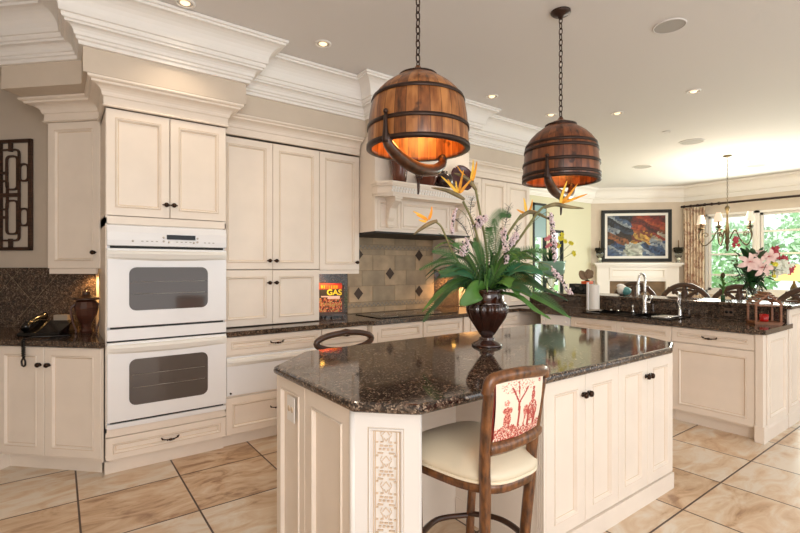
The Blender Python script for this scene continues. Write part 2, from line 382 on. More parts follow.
def sweep(path, prof, closed=False):
    """profile points (out, z) swept on a plan path; out is to the right of the direction of travel"""
    n = len(path); P = [Vector(p) for p in path]; mb = MB(); vs = []
    def nrm(a, b): d = (b-a).normalized(); return Vector((d.y, -d.x))
    for i in range(n):
        if closed: n0 = nrm(P[i-1], P[i]); n1 = nrm(P[i], P[(i+1) % n])
        else:
            n0 = nrm(P[max(i-1, 0)], P[max(i, 1)]) if i else nrm(P[0], P[1]); n1 = nrm(P[i], P[i+1]) if i < n-1 else n0
        mm = (n0+n1).normalized(); mm = mm/max(.25, mm.dot(n0))
        for o, z in prof: vs.append((P[i].x+mm.x*o, P[i].y+mm.y*o, z))
    k = len(prof); fs = []
    for i in range(n if closed else n-1):
        j = (i+1) % n
        for q in range(k):
            r = (q+1) % k; fs.append((i*k+q, i*k+r, j*k+r, j*k+q))
    if not closed: fs += [tuple(range(k)), tuple((n-1)*k+q for q in range(k-1, -1, -1))]
    mb.add(vs, fs); return mb
H = 3.13
def crown_prof(z0, z1, p):
    """tall classical crown: bottom fillet, beads, small cove, steps, large cove, top fillet"""
    h = z1-z0; a = [(0, 0), (.10, 0), (.11, .07), (.16, .09), (.16, .14), (.20, .16)]
    for t in range(5): q = t/4*PI/2; a.append((.20+.16*(1-math.cos(q)), .16+.15*math.sin(q)))
    a += [(.40, .31), (.40, .355), (.45, .37), (.47, .42), (.47, .45), (.52, .46)]
    for t in range(8): q = t/7*PI/2; a.append((.52+.40*(1-math.cos(q)), .46+.42*math.sin(q)))
    a += [(.94, .88), (.94, .93), (1, .94), (1, 1), (0, 1)]
    return [(o*p, z0+z*h) for o, z in a]
def cab_crown(z0, z1, p):
    h = z1-z0; a = [(0, 0), (.14, 0), (.20, .03), (.14, .07), (.12, .08), (.12, .38), (.2, .42), (.2, .46)]
    for t in range(6): q = t/5*PI/2; a.append((.22+.5*(1-math.cos(q)), .46+.3*math.sin(q)))
    a += [(.8, .78), (.8, .86), (.92, .88), (1, .92), (1, 1), (0, 1)]
    return [(o*p, z0+z*h) for o, z in a]
# ================================================================== STRUCTURE
struct('floor', MB().box(-3, 11.0, -3.2, 6.4, -.1, 0), 'floor')
struct('ceiling', MB().box(-3, 11.1, -3.2, 6.6, H, H+.1), 'ceil')
R2 = math.sqrt(.5)
struct('wall_back', MB().box(.51, 5.05, 4.29, 4.41, 0, H), 'wall')
struct('wall_left', MB().prism([(-1.4, 6.2), (.51, 4.29), (.60, 4.38), (-1.31, 6.29)], 0, H), 'wall')
struct('wall_far_left', MB().box(-1.52, -1.4, -3.2, 6.2, 0, H), 'wall')
struct('wall_return', MB().box(5.05, 5.17, 4.29, 5.87, 0, H), 'wall_green')
# far wall of the dining side with two narrow openings
def wall_holes(name, u0, u1, z0, z1, holes, fbox, m):
    mb = MB(); us = sorted(set([u0, u1]+[h[0] for h in holes]+[h[1] for h in holes])); zs = sorted(set([z0, z1]+[h[2] for h in holes]+[h[3] for h in holes]))
    for a, b in zip(us[:-1], us[1:]):
        for c, d in zip(zs[:-1], zs[1:]):
            if any(h[0] <= (a+b)/2 <= h[1] and h[2] <= (c+d)/2 <= h[3] for h in holes): continue
            fbox(mb, a, b, c, d)
    return struct(name, mb, m)
wall_holes('wall_far', 5.05, 9.65, 0, H, [(7.5, 7.92, .85, 2.68), (8.06, 8.5, .85, 2.17)], lambda mb, a, b, c, d: mb.box(a, b, 5.75, 5.87, c, d), 'wall_green')
struct('wall_fireplace', MB().prism([(9.55, 5.75), (10.9, 4.40), (11.0, 4.5), (9.65, 5.85)], 0, H), 'wall')
WH = [(3.13, 3.93, .93, 2.46), (1.6, 3.04, .93, 2.46), (.0, 1.5, .93, 2.46)]
wall_holes('wall_right', -3.2, 4.5, 0, H, WH, lambda mb, a, b, c, d: mb.box(10.9, 11.02, a, b, c, d), 'wall')
# soffits over the cabinets
sof = [(-1.4, 6.2), (.11, 4.69), (-.32, 4.26), (.128, 3.812), (.128, 3.555), (1.16, 3.555), (1.16, 3.78), (2.385, 3.78), (2.385, 3.62), (3.62, 3.62), (3.62, 3.78), (5.05, 3.78)]
mb = MB(); mb.prism([(.11, 4.685), (-.32, 4.26), (.128, 3.812), (.128, 3.555), (1.16, 3.555), (1.16, 3.78), (2.385, 3.78), (2.385, 3.62), (3.62, 3.62), (3.62, 3.78), (5.049, 3.78), (5.049, 4.288), (.508, 4.288)], 2.662, H-.001)
struct('trim_1', mb, 'wall')
path = [p for p in sof[1:]]+[(5.05, 5.75), (9.55, 5.75), (10.9, 4.40), (10.9, -3.0)]
struct('trim_2', sweep(path, crown_prof(2.82, H-.002, .244)), 'trim')
# window trim
def window(name, y0, y1, z0, z1, bars, X=10.9):
    mb = MB(); c = .043
    for a, b, p, q in ((y0-c, y0, z0-.06, z1+c), (y1, y1+c, z0-.06, z1+c), (y0-c, y1+c, z1, z1+c), (y0-c, y1+c, z0-.08, z0)): mb.box(X-.025, X+.02, a, b, p, q)
    for a, b, p, q in ((y0, y0+.045, z0, z1), (y1-.045, y1, z0, z1), (y0, y1, z1-.045, z1), (y0, y1, z0, z0+.05)): mb.box(X+.03, X+.075, a, b, p, q)
    for z in bars: mb.box(X+.035, X+.07, y0, y1, z-.018, z+.018)
    fr = struct(name, mb, 'trim')
    MB().box(X+.05, X+.055, y0+.04, y1-.04, z0+.04, z1-.04).build('window_pane', 'pane', fr)
window('window_1', 3.13, 3.93, .93, 2.46, (1.25, 1.67, 2.10))
window('window_2', 1.6, 3.04, .93, 2.46, (1.25, 1.67, 2.10))
window('window_3', .0, 1.5, .93, 2.46, (1.25, 1.67, 2.10))
def window_y(name, x0, x1, z0, z1, Y=5.75, split=None):
    mb = MB(); c = .05
    for a, b, p, q in ((x0, x0+c, z0, z1), (x1-c*.6, x1, z0, z1), (x0, x1, z1-c, z1), (x0, x1, z0, z0+c)): mb.box(a, b, Y-.015, Y+.06, p, q)
    if split: mb.box(x0, x1, Y+.0, Y+.05, split-.02, split+.02)
    fr = struct(name, mb, 'black_matte'); MB().box(x0+.03, x1-.03, Y+.02, Y+.025, z0+.03, z1-.03).build('window_pane', 'pane', fr)
    return fr
fr = window_y('window_4', 7.5, 7.92, .85, 2.68)
MB().box(7.54, 7.89, 5.73, 5.765, 2.0, 2.63).build('window_shade', 'mirror_dark', fr)
window_y('window_5', 8.06, 8.5, .85, 2.17, split=1.5)
# baseboards seen
struct('baseboard_left', MB().prism([(-1.38, 6.15), (-.5, 5.27), (-.515, 5.255), (-1.395, 6.135)], 0, .12), 'trim')
# ------------------------------------------------------------------ cabinet crowns
CZ0, CZ1 = 2.492, 2.66
struct('trim_3', sweep([(.256, 4.25), (.256, 3.66), (1.041, 3.66), (1.041, 3.87)], cab_crown(CZ0, CZ1, .105)), 'cream')
struct('trim_4', sweep([(1.05, 3.88), (2.372, 3.88)], cab_crown(CZ0+.01, CZ1, .10)), 'cream')
struct('trim_5', sweep([(3.656, 3.88), (5.0, 3.88), (5.0, 4.28)], cab_crown(CZ0-.01, CZ1, .10)), 'cream')
ul = (-.063, 4.393)
struct('trim_6', sweep([(ul[0]+.33*R2, ul[1]+.33*R2), ul, (.25, 4.08)], cab_crown(CZ0+.012, CZ1, .125)), 'cream')
# ------------------------------------------------------------------ oven tower
tw = thing('oven_cabinet', 'tall cream cabinet housing the white double wall oven', 'cabinet', (.256, 3.66, 0))
W = .785
body(tw, (0, .02, .02, .62, .1, 2.49), (W-.02, W, .02, .62, .1, 2.49), (0, W, .60, .62, .1, 2.49), (0, W, .02, .6, 2.47, 2.49), (0, W, .02, .6, 1.70, 1.764), (0, W, .02, .6, .262, .345), (0, W, .02, .6, .1, .118))
body(tw, (0, W, .07, .6, 0, .1), name='toe_kick')
body(tw, (0, W, .003, .02, 1.71, 1.762), (0, W, .003, .02, .27, .33), (0, .008, .003, .02, .3, 1.75), (W-.008, W, .003, .02, .3, 1.75), name='face_frame')
door(tw, 0, W/2-.001, 1.765, 2.487, kn=(W/2-.025, 1.86))
door(tw, W/2+.001, W, 1.765, 2.487, kn=(W/2+.025, 1.86))
door(tw, 0, W, .11, .263, name='drawer', hd=(W/2, .19, .1), rail=.04)
# double oven
ov = thing('double_wall_oven', 'white double wall oven with two tinted glass windows', 'oven', (.262, 3.66, 0))
OW = .774
mb = MB(); mb.box(0, OW, .012, .55, .335, 1.705); mb.build('oven_body', 'white', ov)
mb = MB(); mb.extr([(.012, 1.562), (-.03, 1.562), (-.034, 1.60), (-.03, 1.655), (-.012, 1.70), (.012, 1.704)], 'x', 0, OW)
cp = mb.build('control_panel', 'white', ov, bevel=.003)
MB().box(.36, .55, -.038, -.03, 1.612, 1.645).build('display', 'black', cp)
for bx, bz in [(.15, 1.595)]+[(.34, 1.625), (.34, 1.598), (.565, 1.625), (.565, 1.598), (.375, 1.592), (.54, 1.592)]:
    o = MB().lathe([(.0075, 0), (.0075, .006), (.003, .008)], seg=10).build('button', 'steel', cp, (bx, -.031, bz)); o.rotation_euler = (PI/2, 0, 0)
for bx in (.2, .23, .26, .29, .61, .64, .67, .42, .45, .48, .51):
    MB().box(bx, bx+.014, -.036, -.03, 1.592, 1.598).build('key', 'grille', cp)
MB().box(.02, OW-.02, -.014, .02, 1.546, 1.560).build('vent_slot', 'black_matte', ov)
def oven_door(z0, z1, wz0, wz1):
    x0, x1 = .128, .638
    mb = MB(); mb.box(0, OW, -.03, .014, z0, z1)
    d = mb.build('oven_door', 'white', ov, bevel=.006)
    # rounded window
    def rr(o):
        r = .045; pts = []
        for cx, cz, a0 in ((x1-r, wz1-r, 0), (x0+r, wz1-r, 90), (x0+r, wz0+r, 180), (x1-r, wz0+r, 270)):
            for k in range(6):
                a = math.radians(a0+k*18); pts.append((cx+(r+o)*math.cos(a), cz+(r+o)*math.sin(a)))
        return pts
    g = MB(); g.extr(rr(0), 'y', -.0325, -.025); g.build('oven_window', 'oven_glass', d)
    k = MB()
    for zz in (wz0+(wz1-wz0)*.38, wz0+(wz1-wz0)*.66): k.tube([(x0+.02, -.0335, zz), (x1-.02, -.0335, zz)], .0012, 6)
    k.build('rack_edge', 'steel', d)
    # bowed moulded handle
    hb = MB(); n = 18; vs = []
    prof = [(0, 0), (0, .055), (-.012, .058), (-.03, .05), (-.036, .035), (-.022, .015)]
    for i in range(n+1):
        t = i/n; s = math.sin(PI*t)**.6 if 0 < t < 1 else 0; sag = .012*math.sin(PI*t)
        for (py, pz) in prof: vs.append((t*OW, -.03+py*(.15+.85*s), z1-.072+pz*(1+0*s)-(.0 if pz > .03 else sag)))
    K = len(prof); fs = [(i*K+q, (i+1)*K+q, (i+1)*K+(q+1) % K, i*K+(q+1) % K) for i in range(n) for q in range(K)]
    hb.add(vs, fs, 0, False); hb.build('door_handle', 'white_dull', d)
    return d
oven_door(1.01, 1.543, 1.118, 1.415)
MB().box(.02, OW-.02, -.012, .02, .998, 1.012).build('vent_slot', 'black_matte', ov)
MB().box(0, OW, -.026, .014, .918, .996).build('vent_panel', 'white', ov, bevel=.004)
MB().box(.0, OW, -.012, .02, .908, .918).build('vent_slot', 'black_matte', ov)
oven_door(.372, .906, .47, .785)
MB().box(.02, OW-.02, -.012, .02, .36, .373).build('vent_slot', 'black_matte', ov)
MB().box(.0, OW, -.02, .014, .325, .358).build('lower_trim', 'white', ov, bevel=.003)
# ------------------------------------------------------------------ pantry uppers (left of hood)
def upper(name, label, x0, widths, z0, z1, knobs, Y=3.88, depth=.405, group=None, valance=False):
    t = thing(name, label, 'cabinet', (x0, Y, z0), group=group); Wt = sum(widths); h = z1-z0
    body(t, (0, Wt, .02, depth, 0, h))
    x = 0
    for wd, kx in zip(widths, knobs):
        kz = h-.11 if name == 'appliance_garage' else .075
        door(t, x, x+wd, 0, h, kn=((x+.03) if kx == 'l' else (x+wd-.03), kz)); x += wd
    if valance: body(t, (0, Wt, .01, .03, -.035, -.001), name='light_rail')
    return t
upper('wall_cabinet', 'cream two-door wall cabinet above the appliance garage, beside the oven tower', 1.052, [.446, .446], 1.395, 2.49, 'rl')
upper('wall_cabinet', 'cream single-door wall cabinet between the tall pair and the range hood', 1.946, [.43], 1.385, 2.49, 'r', valance=True)
upper('appliance_garage', 'cream two-door cabinet standing on the counter beside the oven tower', 1.052, [.446, .446], .920, 1.39, 'rl')
upper('wall_cabinet', 'cream single-door wall cabinet on the right side of the range hood', 3.656, [.436], 1.385, 2.48, 'l', valance=True)
upper('wall_cabinet', 'cream two-door wall cabinet right of the hood, partly behind the flowers', 4.094, [.452, .452], 1.395, 2.48, 'rl')
upper('appliance_garage', 'cream two-door cabinet standing on the counter behind the flower urn', 4.094, [.452, .452], .920, 1.39, 'rl')
# ------------------------------------------------------------------ base run, back wall
def base(label, x0, x1, fronts, Y=3.68, depth=.60, rotz=0, origin=None, kick=.075, side_kick=0):
    """fronts: list of (name, xa, xb, za, zb, knob, handle, rail)"""
    t = thing('base_cabinet', label, 'cabinet', origin or (x0, Y, 0), rotz); Wt = x1-x0
    body(t, (0, Wt, .02, depth, .1, .872)); body(t, (0, Wt, kick, depth, 0, .1), name='toe_kick')
    for n, xa, xb, za, zb, kn, hd, rail in fronts: door(t, xa, xb, za, zb, name=n, kn=kn, hd=hd, rail=rail)
    return t
t = base('cream base cabinet with a wide drawer over the white warming drawer', 1.045, 1.868, [('drawer', 0, .82, .725, .868, None, (.41, .80, .1), .04), ('drawer', 0, .82, .105, .395, None, (.41, .27, .1), .05)])
wd = thing('warming_drawer', 'white warming drawer with bowed handle under the wide cream drawer', 'warming drawer', (1.05, 3.68, 0))
MB().box(0, .81, -.004, .019, .41, .712).build('drawer_front', 'white', wd, bevel=.004)
hb = MB(); vs = []; prof = [(0, 0), (0, .06), (-.014, .062), (-.034, .05), (-.038, .03), (-.02, .01)]
for i in range(19):
    s = math.sin(PI*i/18)**.6 if 0 < i < 18 else 0
    for py, pz in prof: vs.append((i/18*.81, -.004+py*(.15+.85*s), .64+pz))
hb.add(vs, [(i*6+q, (i+1)*6+q, (i+1)*6+(q+1) % 6, i*6+(q+1) % 6) for i in range(18) for q in range(6)]); hb.build('handle', 'white_dull', wd)
o = MB().lathe([(.008, 0), (.008, .006), (.003, .008)], seg=10).build('button', 'black', wd, (.03, -.004, .43)); o.rotation_euler = (PI/2, 0, 0)
base('cream base cabinet left of the cooktop, below the cookbook', 1.870, 2.352, [('drawer', 0, .47, .725, .868, None, (.235, .80, .1), .04), ('door', 0, .47, .105, .72, (.03, .62), None, .055)])
t = base('cream bumped-out base cabinet below the black cooktop', 2.354, 3.66, [('drawer', .07, .62, .70, .868, None, None, .04), ('drawer', .63, 1.18, .70, .868, None, None, .04), ('drawer', .07, .62, .42, .695, None, (.34, .56), .05), ('drawer', .63, 1.18, .42, .695, None, (.9, .56), .05), ('drawer', .07, .62, .11, .415, None, (.34, .27), .05), ('drawer', .63, 1.18, .11, .415, None, (.9, .27), .05)], Y=3.63, depth=.65)
for xx in (.005, 1.19):
    mb = MB(); mb.box(xx, xx+.055, -.01, .02, .0, .868); mb.box(xx-.003, xx+.058, -.016, .0, .0, .11); mb.box(xx-.003, xx+.058, -.016, 0, .80, .868); mb.build('pilaster', 'cream', t)
base('cream base cabinet right of the cooktop behind the urn', 3.662, 4.238, [('drawer', .05, .56, .725, .868, None, None, .04), ('door', .05, .56, .105, .72, (.1, .62), None, .055)])
base('cream corner base cabinet where the two counters meet', 4.240, 5.12, [('drawer', 0, .295, .725, .868, None, None, .04), ('door', 0, .295, .105, .72, None, None, .055)])
# sink run, facing the window-less side (towards -X); local x runs towards the camera
RZ = -PI/2
t = thing('trash_compactor', 'narrow white built-in appliance with knobs beside the sink cabinets', 'appliance', (4.54, 3.37, 0), RZ)
MB().box(0, .39, .02, .58, .1, .872).build('body', 'white', t); p = MB().box(.002, .388, 0, .02, .73, .87).build('control_panel', 'white', t, bevel=.003)
for xx in (.05, .33): o = MB().lathe([(.014, 0), (.012, .015), (.004, .017)], seg=14).build('dial', 'white_dull', p, (xx, 0, .80)); o.rotation_euler = (PI/2, 0, 0)
MB().box(.002, .388, 0, .02, .11, .725).build('door', 'white', t, bevel=.003); MB().box(0, .39, .07, .5, 0, .1).build('toe_kick', 'black_matte', t)
t = base('cream sink base cabinet with two long false fronts below the black sink', 0, 1.04, [('drawer', 0, .519, .725, .868, None, None, .045), ('drawer', .521, 1.04, .725, .868, None, None, .045), ('door', 0, .519, .105, .72, (.49, .62), None, .055), ('door', .521, 1.04, .105, .72, (1.01, .64), None, .055)], origin=(4.54, 2.975, 0), rotz=RZ)
t = base('cream panelled dishwasher cabinet with one drawer at the peninsula end', 0, .633, [('drawer', 0, .633, .735, .868, None, (.31, .80, .1), .045), ('door', 0, .633, .115, .73, None, None, .055)], origin=(4.54, 1.933, 0), rotz=RZ)
# peninsula end
t = thing('end_panel', 'cream panelled end of the peninsula with corner post', 'cabinet', (4.55, 1.255, 0))
body(t, (.05, .618, .0, .042, .0, .872), name='panel_board')
pb = MB(); pb.box(-.02, .05, -.012, .042, .0, .873); pb.box(-.028, .058, -.022, .045, 0, .135); pb.build('corner_post', 'cream', t, bevel=.003)
mb = MB(); mb.box(.058, .618, -.018, .0, 0, .10); mb.extr([(0, .10), (-.018, .10), (-.01, .118), (0, .122)], 'x', .058, .618); mb.build('base_moulding', 'cream', t)
door(t, .06, .60, .125, .868, y=-.02, name='side_panel')
t2 = thing('bar_wall', 'cream panelled half wall carrying the raised granite bar', 'bar', (5.17, 1.25, 0))
body(t2, (0, .37, .002, 2.55, 0, 1.043), name='panel_board')
mb = MB(); mb.box(.0, .39, -.018, .0, 0, .10); mb.extr([(0, .10), (-.018, .10), (-.01, .118), (0, .122)], 'x', .0, .39); mb.build('base_moulding', 'cream', t2)
door(t2, .0, .37, .125, 1.04, y=-.02, name='side_panel', rail=.05)
# ------------------------------------------------------------------ countertops
mb = MB(); y0, z0, z1 = 3.65, .874, .914
mb.prism([(1.045, y0), (2.33, y0), (2.36, 3.595), (3.655, 3.595), (3.685, y0), (4.51, y0), (5.148, y0), (5.148, 4.285), (1.045, 4.285)], z0, z1)
mb.box(4.51, 5.148, 2.86, y0, z0, z1); mb.box(4.51, 4.62, 1.98, 2.86, z0, z1); mb.box(5.02, 5.148, 1.98, 2.86, z0, z1)
mb.prism([(4.51, 1.222), (5.235, 1.222), (5.235, 1.228), (5.148, 1.228), (5.148, 1.98), (4.51, 1.98)], z0, z1)
ct = mb.build('countertop', 'granite2'); tag(ct, 'dark brown granite L-shaped counter along the stove wall and sink', 'countertop')
mb = MB(); mb.box(5.15, 5.168, 1.245, 4.28, .9145, 1.043); o = mb.build('backsplash', 'granite2'); tag(o, 'dark granite splash strip behind the sink below the raised bar', 'backsplash')
mb = MB(); mb.box(5.125, 5.60, 1.20, 4.27, 1.045, 1.08); o = mb.build('bar_counter', 'granite2', bevel=.01); tag(o, 'raised dark granite bar top behind the sink', 'countertop')
def outlet(label, x, y, z, rotz, m1='black', m2='black_matte', gname=None, w=.075, h=.075, n=2):
    t = thing('wall_outlet', label, 'outlet', (x, y, z), rotz, gname)
    MB().box(-w/2, w/2, -.005, 0, -h/2, h/2).build('cover_plate', m1, t, bevel=.002)
    for k in range(n):
        xx = (k-(n-1)/2)*.036; o = MB().lathe([(.014, 0), (.014, .003), (.006, .004)], seg=12).build('socket', m2, t, (xx, -.004, 0)); o.rotation_euler = (PI/2, 0, 0)
    return t
outlet('dark double outlet on the splash near the wooden house lantern', 5.1495, 1.68, .985, RZ, 'brownplate', 'black')
outlet('dark double outlet on the splash near the corner left of the paper towels', 5.1495, 3.45, .985, RZ, 'brownplate', 'black')
# ------------------------------------------------------------------ backsplashes
mb = MB(); mb.box(1.95, 2.47, 4.275, 4.289, .9145, 1.40); o = mb.build('backsplash', 'granite2'); tag(o, 'granite splash behind the cookbook left of the tile field', 'backsplash')
mb = MB(); mb.box(3.68, 5.04, 4.275, 4.289, .9145, 1.40); o = mb.build('backsplash', 'granite2'); tag(o, 'granite splash behind the urn right of the tile field', 'backsplash')
tl = thing('tile_backsplash', 'beige stone tile backsplash with dark diamond insets behind the cooktop', 'backsplash', (2.47, 4.288, 0))
MB().box(0, 1.208, -.012, 0, .9145, 1.75).build('grout', 'grout', tl)
rows = [(.918, .975), (1.035, 1.205), (1.208, 1.375), (1.378, 1.545), (1.548, 1.604), (1.665, 1.748)]
k = 0
for ri, (za, zb) in enumerate(rows):
    x = .02 if ri % 2 else -.12
    while x < 1.2:
        a, b = max(x, .004), min(x+.30, 1.204)
        if b-a > .02:
            MB().box(a, b-.004, -.017, -.011, za, zb).build('tile', 'tile' if (k*7+ri*3) % 5 > 1 else 'tile2', tl, bevel=.002)
        x += .30; k += 1
for za, zb in ((.98, 1.03), (1.609, 1.661)):
    mb = MB(); mb.box(.004, 1.204, -.016, -.011, za, zb)
    n = 42
    for i in range(n):
        x = .01+i*1.19/n; mb.box(x, x+.02, -.02, -.015, za+.004+.018*(i % 2), za+.024+.018*(i % 2), 1)
    mb.build('mosaic_band', ['tile2', 'mosaic'], tl)
for dx, dz in ((.133, 1.128), (.549, 1.341), (.971, 1.129), (.971, 1.551), (.133, 1.551)):
    r = .058; mb = MB(); mb.extr([(dx-r, dz), (dx, dz-r*1.15), (dx+r, dz), (dx, dz+r*1.15)], 'y', -.020, -.012); mb.build('diamond_tile', 'diamond', tl)
# cooktop
ck = thing('cooktop', 'black glass cooktop set in the granite below the hood', 'cooktop', (2.50, 3.70, .914))
MB().box(0, 1.02, 0, .46, 0, .008).build('glass_top', 'black', ck, bevel=.003)
for cx, cy, r in ((.2, .13, .09), (.2, .34, .075), (.5, .24, .11), (.8, .13, .075), (.8, .34, .09)):
    MB().lathe([(r-.003, 0), (r-.003, .0008), (r, .0008), (r, 0)], (0,0,0), 32, cap=False).build('burner_ring', 'steel', ck, (cx, cy, .008))
# ------------------------------------------------------------------ range hood
hd = thing('range_hood', 'cream mantel-style range hood with carved corbels and shelf', 'hood', (2.385, 3.62, 0))
mb = MB(); mb.box(0, 1.235, .0, .04, 1.752, 2.08); mb.box(0, .018, .04, .66, 1.752, 2.66); mb.box(1.235-.018, 1.235, .04, .66, 1.752, 2.66); mb.build('hood_body', 'cream', hd)
MB().box(0, 1.235, .0, .04, 2.20, 2.66).build('chimney_panel', 'cream', hd)
door(hd, .30, .93, 1.785, 2.05, y=-.012, name='front_panel', rail=.02)
door(hd, .03, .29, 1.77, 2.05, y=-.008, name='side_panel', rail=.02)
door(hd, .94, 1.21, 1.77, 2.05, y=-.008, name='side_panel', rail=.02)
MB().box(.0, 1.235, -.012, .66, 1.735, 1.752).build('hood_lip', 'black_matte', hd)
sh = [( -.045, .0), (-.045, -.10), (.06, -.20), (1.175, -.20), (1.28, -.10), (1.28, .0)]
def off(poly, d): 
    return [(x-(d if x < .6 else -d), y-(d if y < 0 else 0)) for x, y in poly]
mb = MB(); mb.prism(off(sh, -.03), 2.07, 2.095); mb.prism(off(sh, -.02), 2.095, 2.165); mb.prism(off(sh, -.008), 2.165, 2.182); mb.prism(sh, 2.182, 2.205)
mb.build('mantel_shelf', 'cream', hd)
mb = MB()
for i in range(34):
    x = .06+i*.0325; mb.box(x, x+.022, -.188, -.178, 2.108, 2.13); mb.box(x+.009, x+.031, -.188, -.178, 2.135, 2.156)
mb.build('fretwork', 'trim', hd)
for cx in (.125, 1.03):
    mb = MB(); mb.extr([(.0, 2.07), (-.15, 2.07), (-.155, 2.03), (-.11, 2.0), (-.07, 1.97), (-.06, 1.93), (-.05, 1.88), (-.03, 1.85), (-.04, 1.81), (0, 1.79)], 'x', cx, cx+.07)
    mb.box(cx-.008, cx+.078, -.165, 0, 2.05, 2.07); mb.box(cx-.004, cx+.074, -.05, 0, 1.79, 1.805)
    for zz in (2.02, 1.98, 1.94, 1.90, 1.86, 1.83): mb.box(cx-.004, cx+.0, -.04, -.012, zz-.012, zz+.008)
    mb.build('corbel', 'cream', hd, bevel=.003)
# pots on the mantel shelf
def pot(label, x, y, z, prof, m, name='clay_pot', cat='pot', group=None):
    o = MB().lathe(prof, seg=28).build(name, m, None, (x, y, z)); tag(o, label, cat, group); return o
pot('tapered red-brown vase at the left end of the hood shelf', 2.60, 3.52, 2.206, [(.05, 0), (.062, .01), (.075, .1), (.095, .22), (.10, .26), (.085, .27), (.08, .25)], 'pot_brown', 'vase', 'vase')
pot('squat red-brown bowl in the middle of the hood shelf', 2.93, 3.51, 2.206, [(.06, 0), (.075, .02), (.10, .08), (.12, .12), (.11, .122), (.08, .05)], 'pot_brown', 'bowl', 'bowl')
pot('dark round jar beside the red-brown bowl on the hood shelf', 3.14, 3.50, 2.206, [(.05, 0), (.085, .03), (.10, .08), (.09, .13), (.05, .155), (.035, .16), (.04, .175), (0.0, .18)], 'pot_dark', 'clay_jar', 'jar')
pl = thing('decorative_platter', 'large dark plum round platter leaning at the right end of the hood shelf', 'platter', (3.42, 3.50, 2.206))
o = MB().lathe([(.0, .004), (.10, .004), (.125, .02), (.14, .022), (.142, .016), (.11, -.004), (0, -.006)], seg=32).build('dish', mat('plum_glaze', (66, 22, 30), .15, coat=.6), pl, (0, .03, .142)); o.rotation_euler = (math.radians(78), 0, math.radians(-10))
mb = MB(); mb.tube([(-.06, 0, .0), (-.06, -.03, .006), (-.06, .09, .006)], .005); mb.tube([(.06, 0, .0), (.06, -.03, .006), (.06, .09, .006)], .005); mb.tube([(-.06, .09, .006), (.06, .09, .006)], .005); mb.tube([(0, .09, .006), (0, .075, .16)], .005); mb.build('stand', 'iron', pl)
# ------------------------------------------------------------------ diagonal left cabinets
DZ = -PI/4
lb = thing('base_cabinet', 'cream two-door base cabinet at far left under the telephone', 'cabinet', (-.345, 4.275, 0), DZ)
LW = .83
mb = MB(); mb.prism([(-.5, .02), (LW-.011, .02), (LW-.011, .004), (LW+.004, .004), (.24, .598), (-.5, .598)], .1, .872); mb.build('cabinet_body', 'cream', lb)
mb = MB(); mb.prism([(-.5, .07), (LW-.065, .07), (.24, .598), (-.5, .598)], 0, .1); mb.build('toe_kick', 'cream', lb); body(lb, (-.05, .03, .0, .068, 0, .11), name='foot'); door(lb, -.5, -.002, .118, .868, kn=(-.46, .745))
door(lb, 0, .378, .118, .868, kn=(.345, .745)); door(lb, .38, LW-.012, .118, .868, kn=(.415, .745))
mb = MB(); mb.prism([(-.95, 4.846), (.252, 3.644), (.252, 4.53), (-.51, 5.29)], .874, .914)
o = mb.build('countertop', 'granite2'); tag(o, 'short dark granite counter under the telephone at far left', 'countertop')
wl = lambda t, n: (-.345+t*R2+n*R2, 4.275-t*R2+n*R2)      # along, into the wall
LB = thing('backsplash', 'granite splash of diagonal tiles behind the telephone', 'backsplash', (-.345, 4.275, 0), DZ)
MB().box(-1.0, .235, .599, .6055, .9145, 1.41).build('stone_slab', 'granite3', LB)
mb = MB()
for i in range(8):
    x = -1.35+i*.40
    for sg in (1, -1):
        p, q = (x, .92), (x+sg*.48, 1.40)
        if -1.0 < min(p[0], q[0]) and max(p[0], q[0]) < .235: mb.tube([(p[0], .5985, p[1]), (q[0], .5985, q[1])], .0012, 4)
mb.build('grout_line', 'grout', LB)
uc = thing('wall_cabinet', 'narrow cream single-door wall cabinet at far left beside the oven tower', 'cabinet', (ul[0], ul[1], 1.405), DZ)
UW = .462
body(uc, (0, .405, .02, .30, 0, 1.10), (.405, UW-.006, .02, .1, 0, 1.10)); door(uc, 0, .44, 0, 1.10, kn=(.395, .12)); body(uc, (.005, .40, .01, .03, -.04, 0), name='light_rail')
# fretwork panel on the left wall
fw = thing('wall_fretwork', 'dark wooden lattice fretwork panel hanging on the left wall', 'wall decor', (-.162-.0, 4.962, 0), DZ)
def fbar(mb, a, b, c, d): mb.box(a, b, -.03, -.006, c, d)
mb = MB(); X0, X1, Z0, Z1 = -.62, 0, 1.555, 2.49
for a, b, c, d in ((X0, X1, Z0, Z0+.028), (X0, X1, Z1-.028, Z1), (X0, X0+.028, Z0, Z1), (X1-.028, X1, Z0, Z1)): fbar(mb, a, b, c, d)
mb.build('outer_frame', 'dark_wood', fw)
mb = MB()
def rring(a, b, c, d, r=.03, t=.011):
    pts = []
    for cx, cz, a0 in ((b-r, d-r, 0), (a+r, d-r, 90), (a+r, c+r, 180), (b-r, c+r, 270)):
        for k in range(4): an = math.radians(a0+k*30); pts.append((cx+r*math.cos(an), -.018, cz+r*math.sin(an)))
    mb.tube(pts, t, 4, closed=True)
rring(X0+.12, X1-.125, Z0+.085, Z1-.085); 
for cz in (Z0+.28, Z1-.28):
    rring(X1-.245, X1-.14, cz-.14, cz+.14); rring(X0+.14, X0+.245, cz-.14, cz+.14); rring(X1-.12, X1-.035, cz-.07, cz+.07); rring(X0+.035, X0+.12, cz-.07, cz+.07)
    fbar(mb, X0+.24, X1-.24, cz-.011, cz+.011)
zc = (Z0+Z1)/2
fbar(mb, X0+.12, X1-.12, zc-.016, zc+.016); fbar(mb, -.325, -.295, Z0, Z1); 
for zz in (Z0, Z1-.1):
    fbar(mb, -.22, -.195, zz, zz+.1); fbar(mb, -.425, -.40, zz, zz+.1)
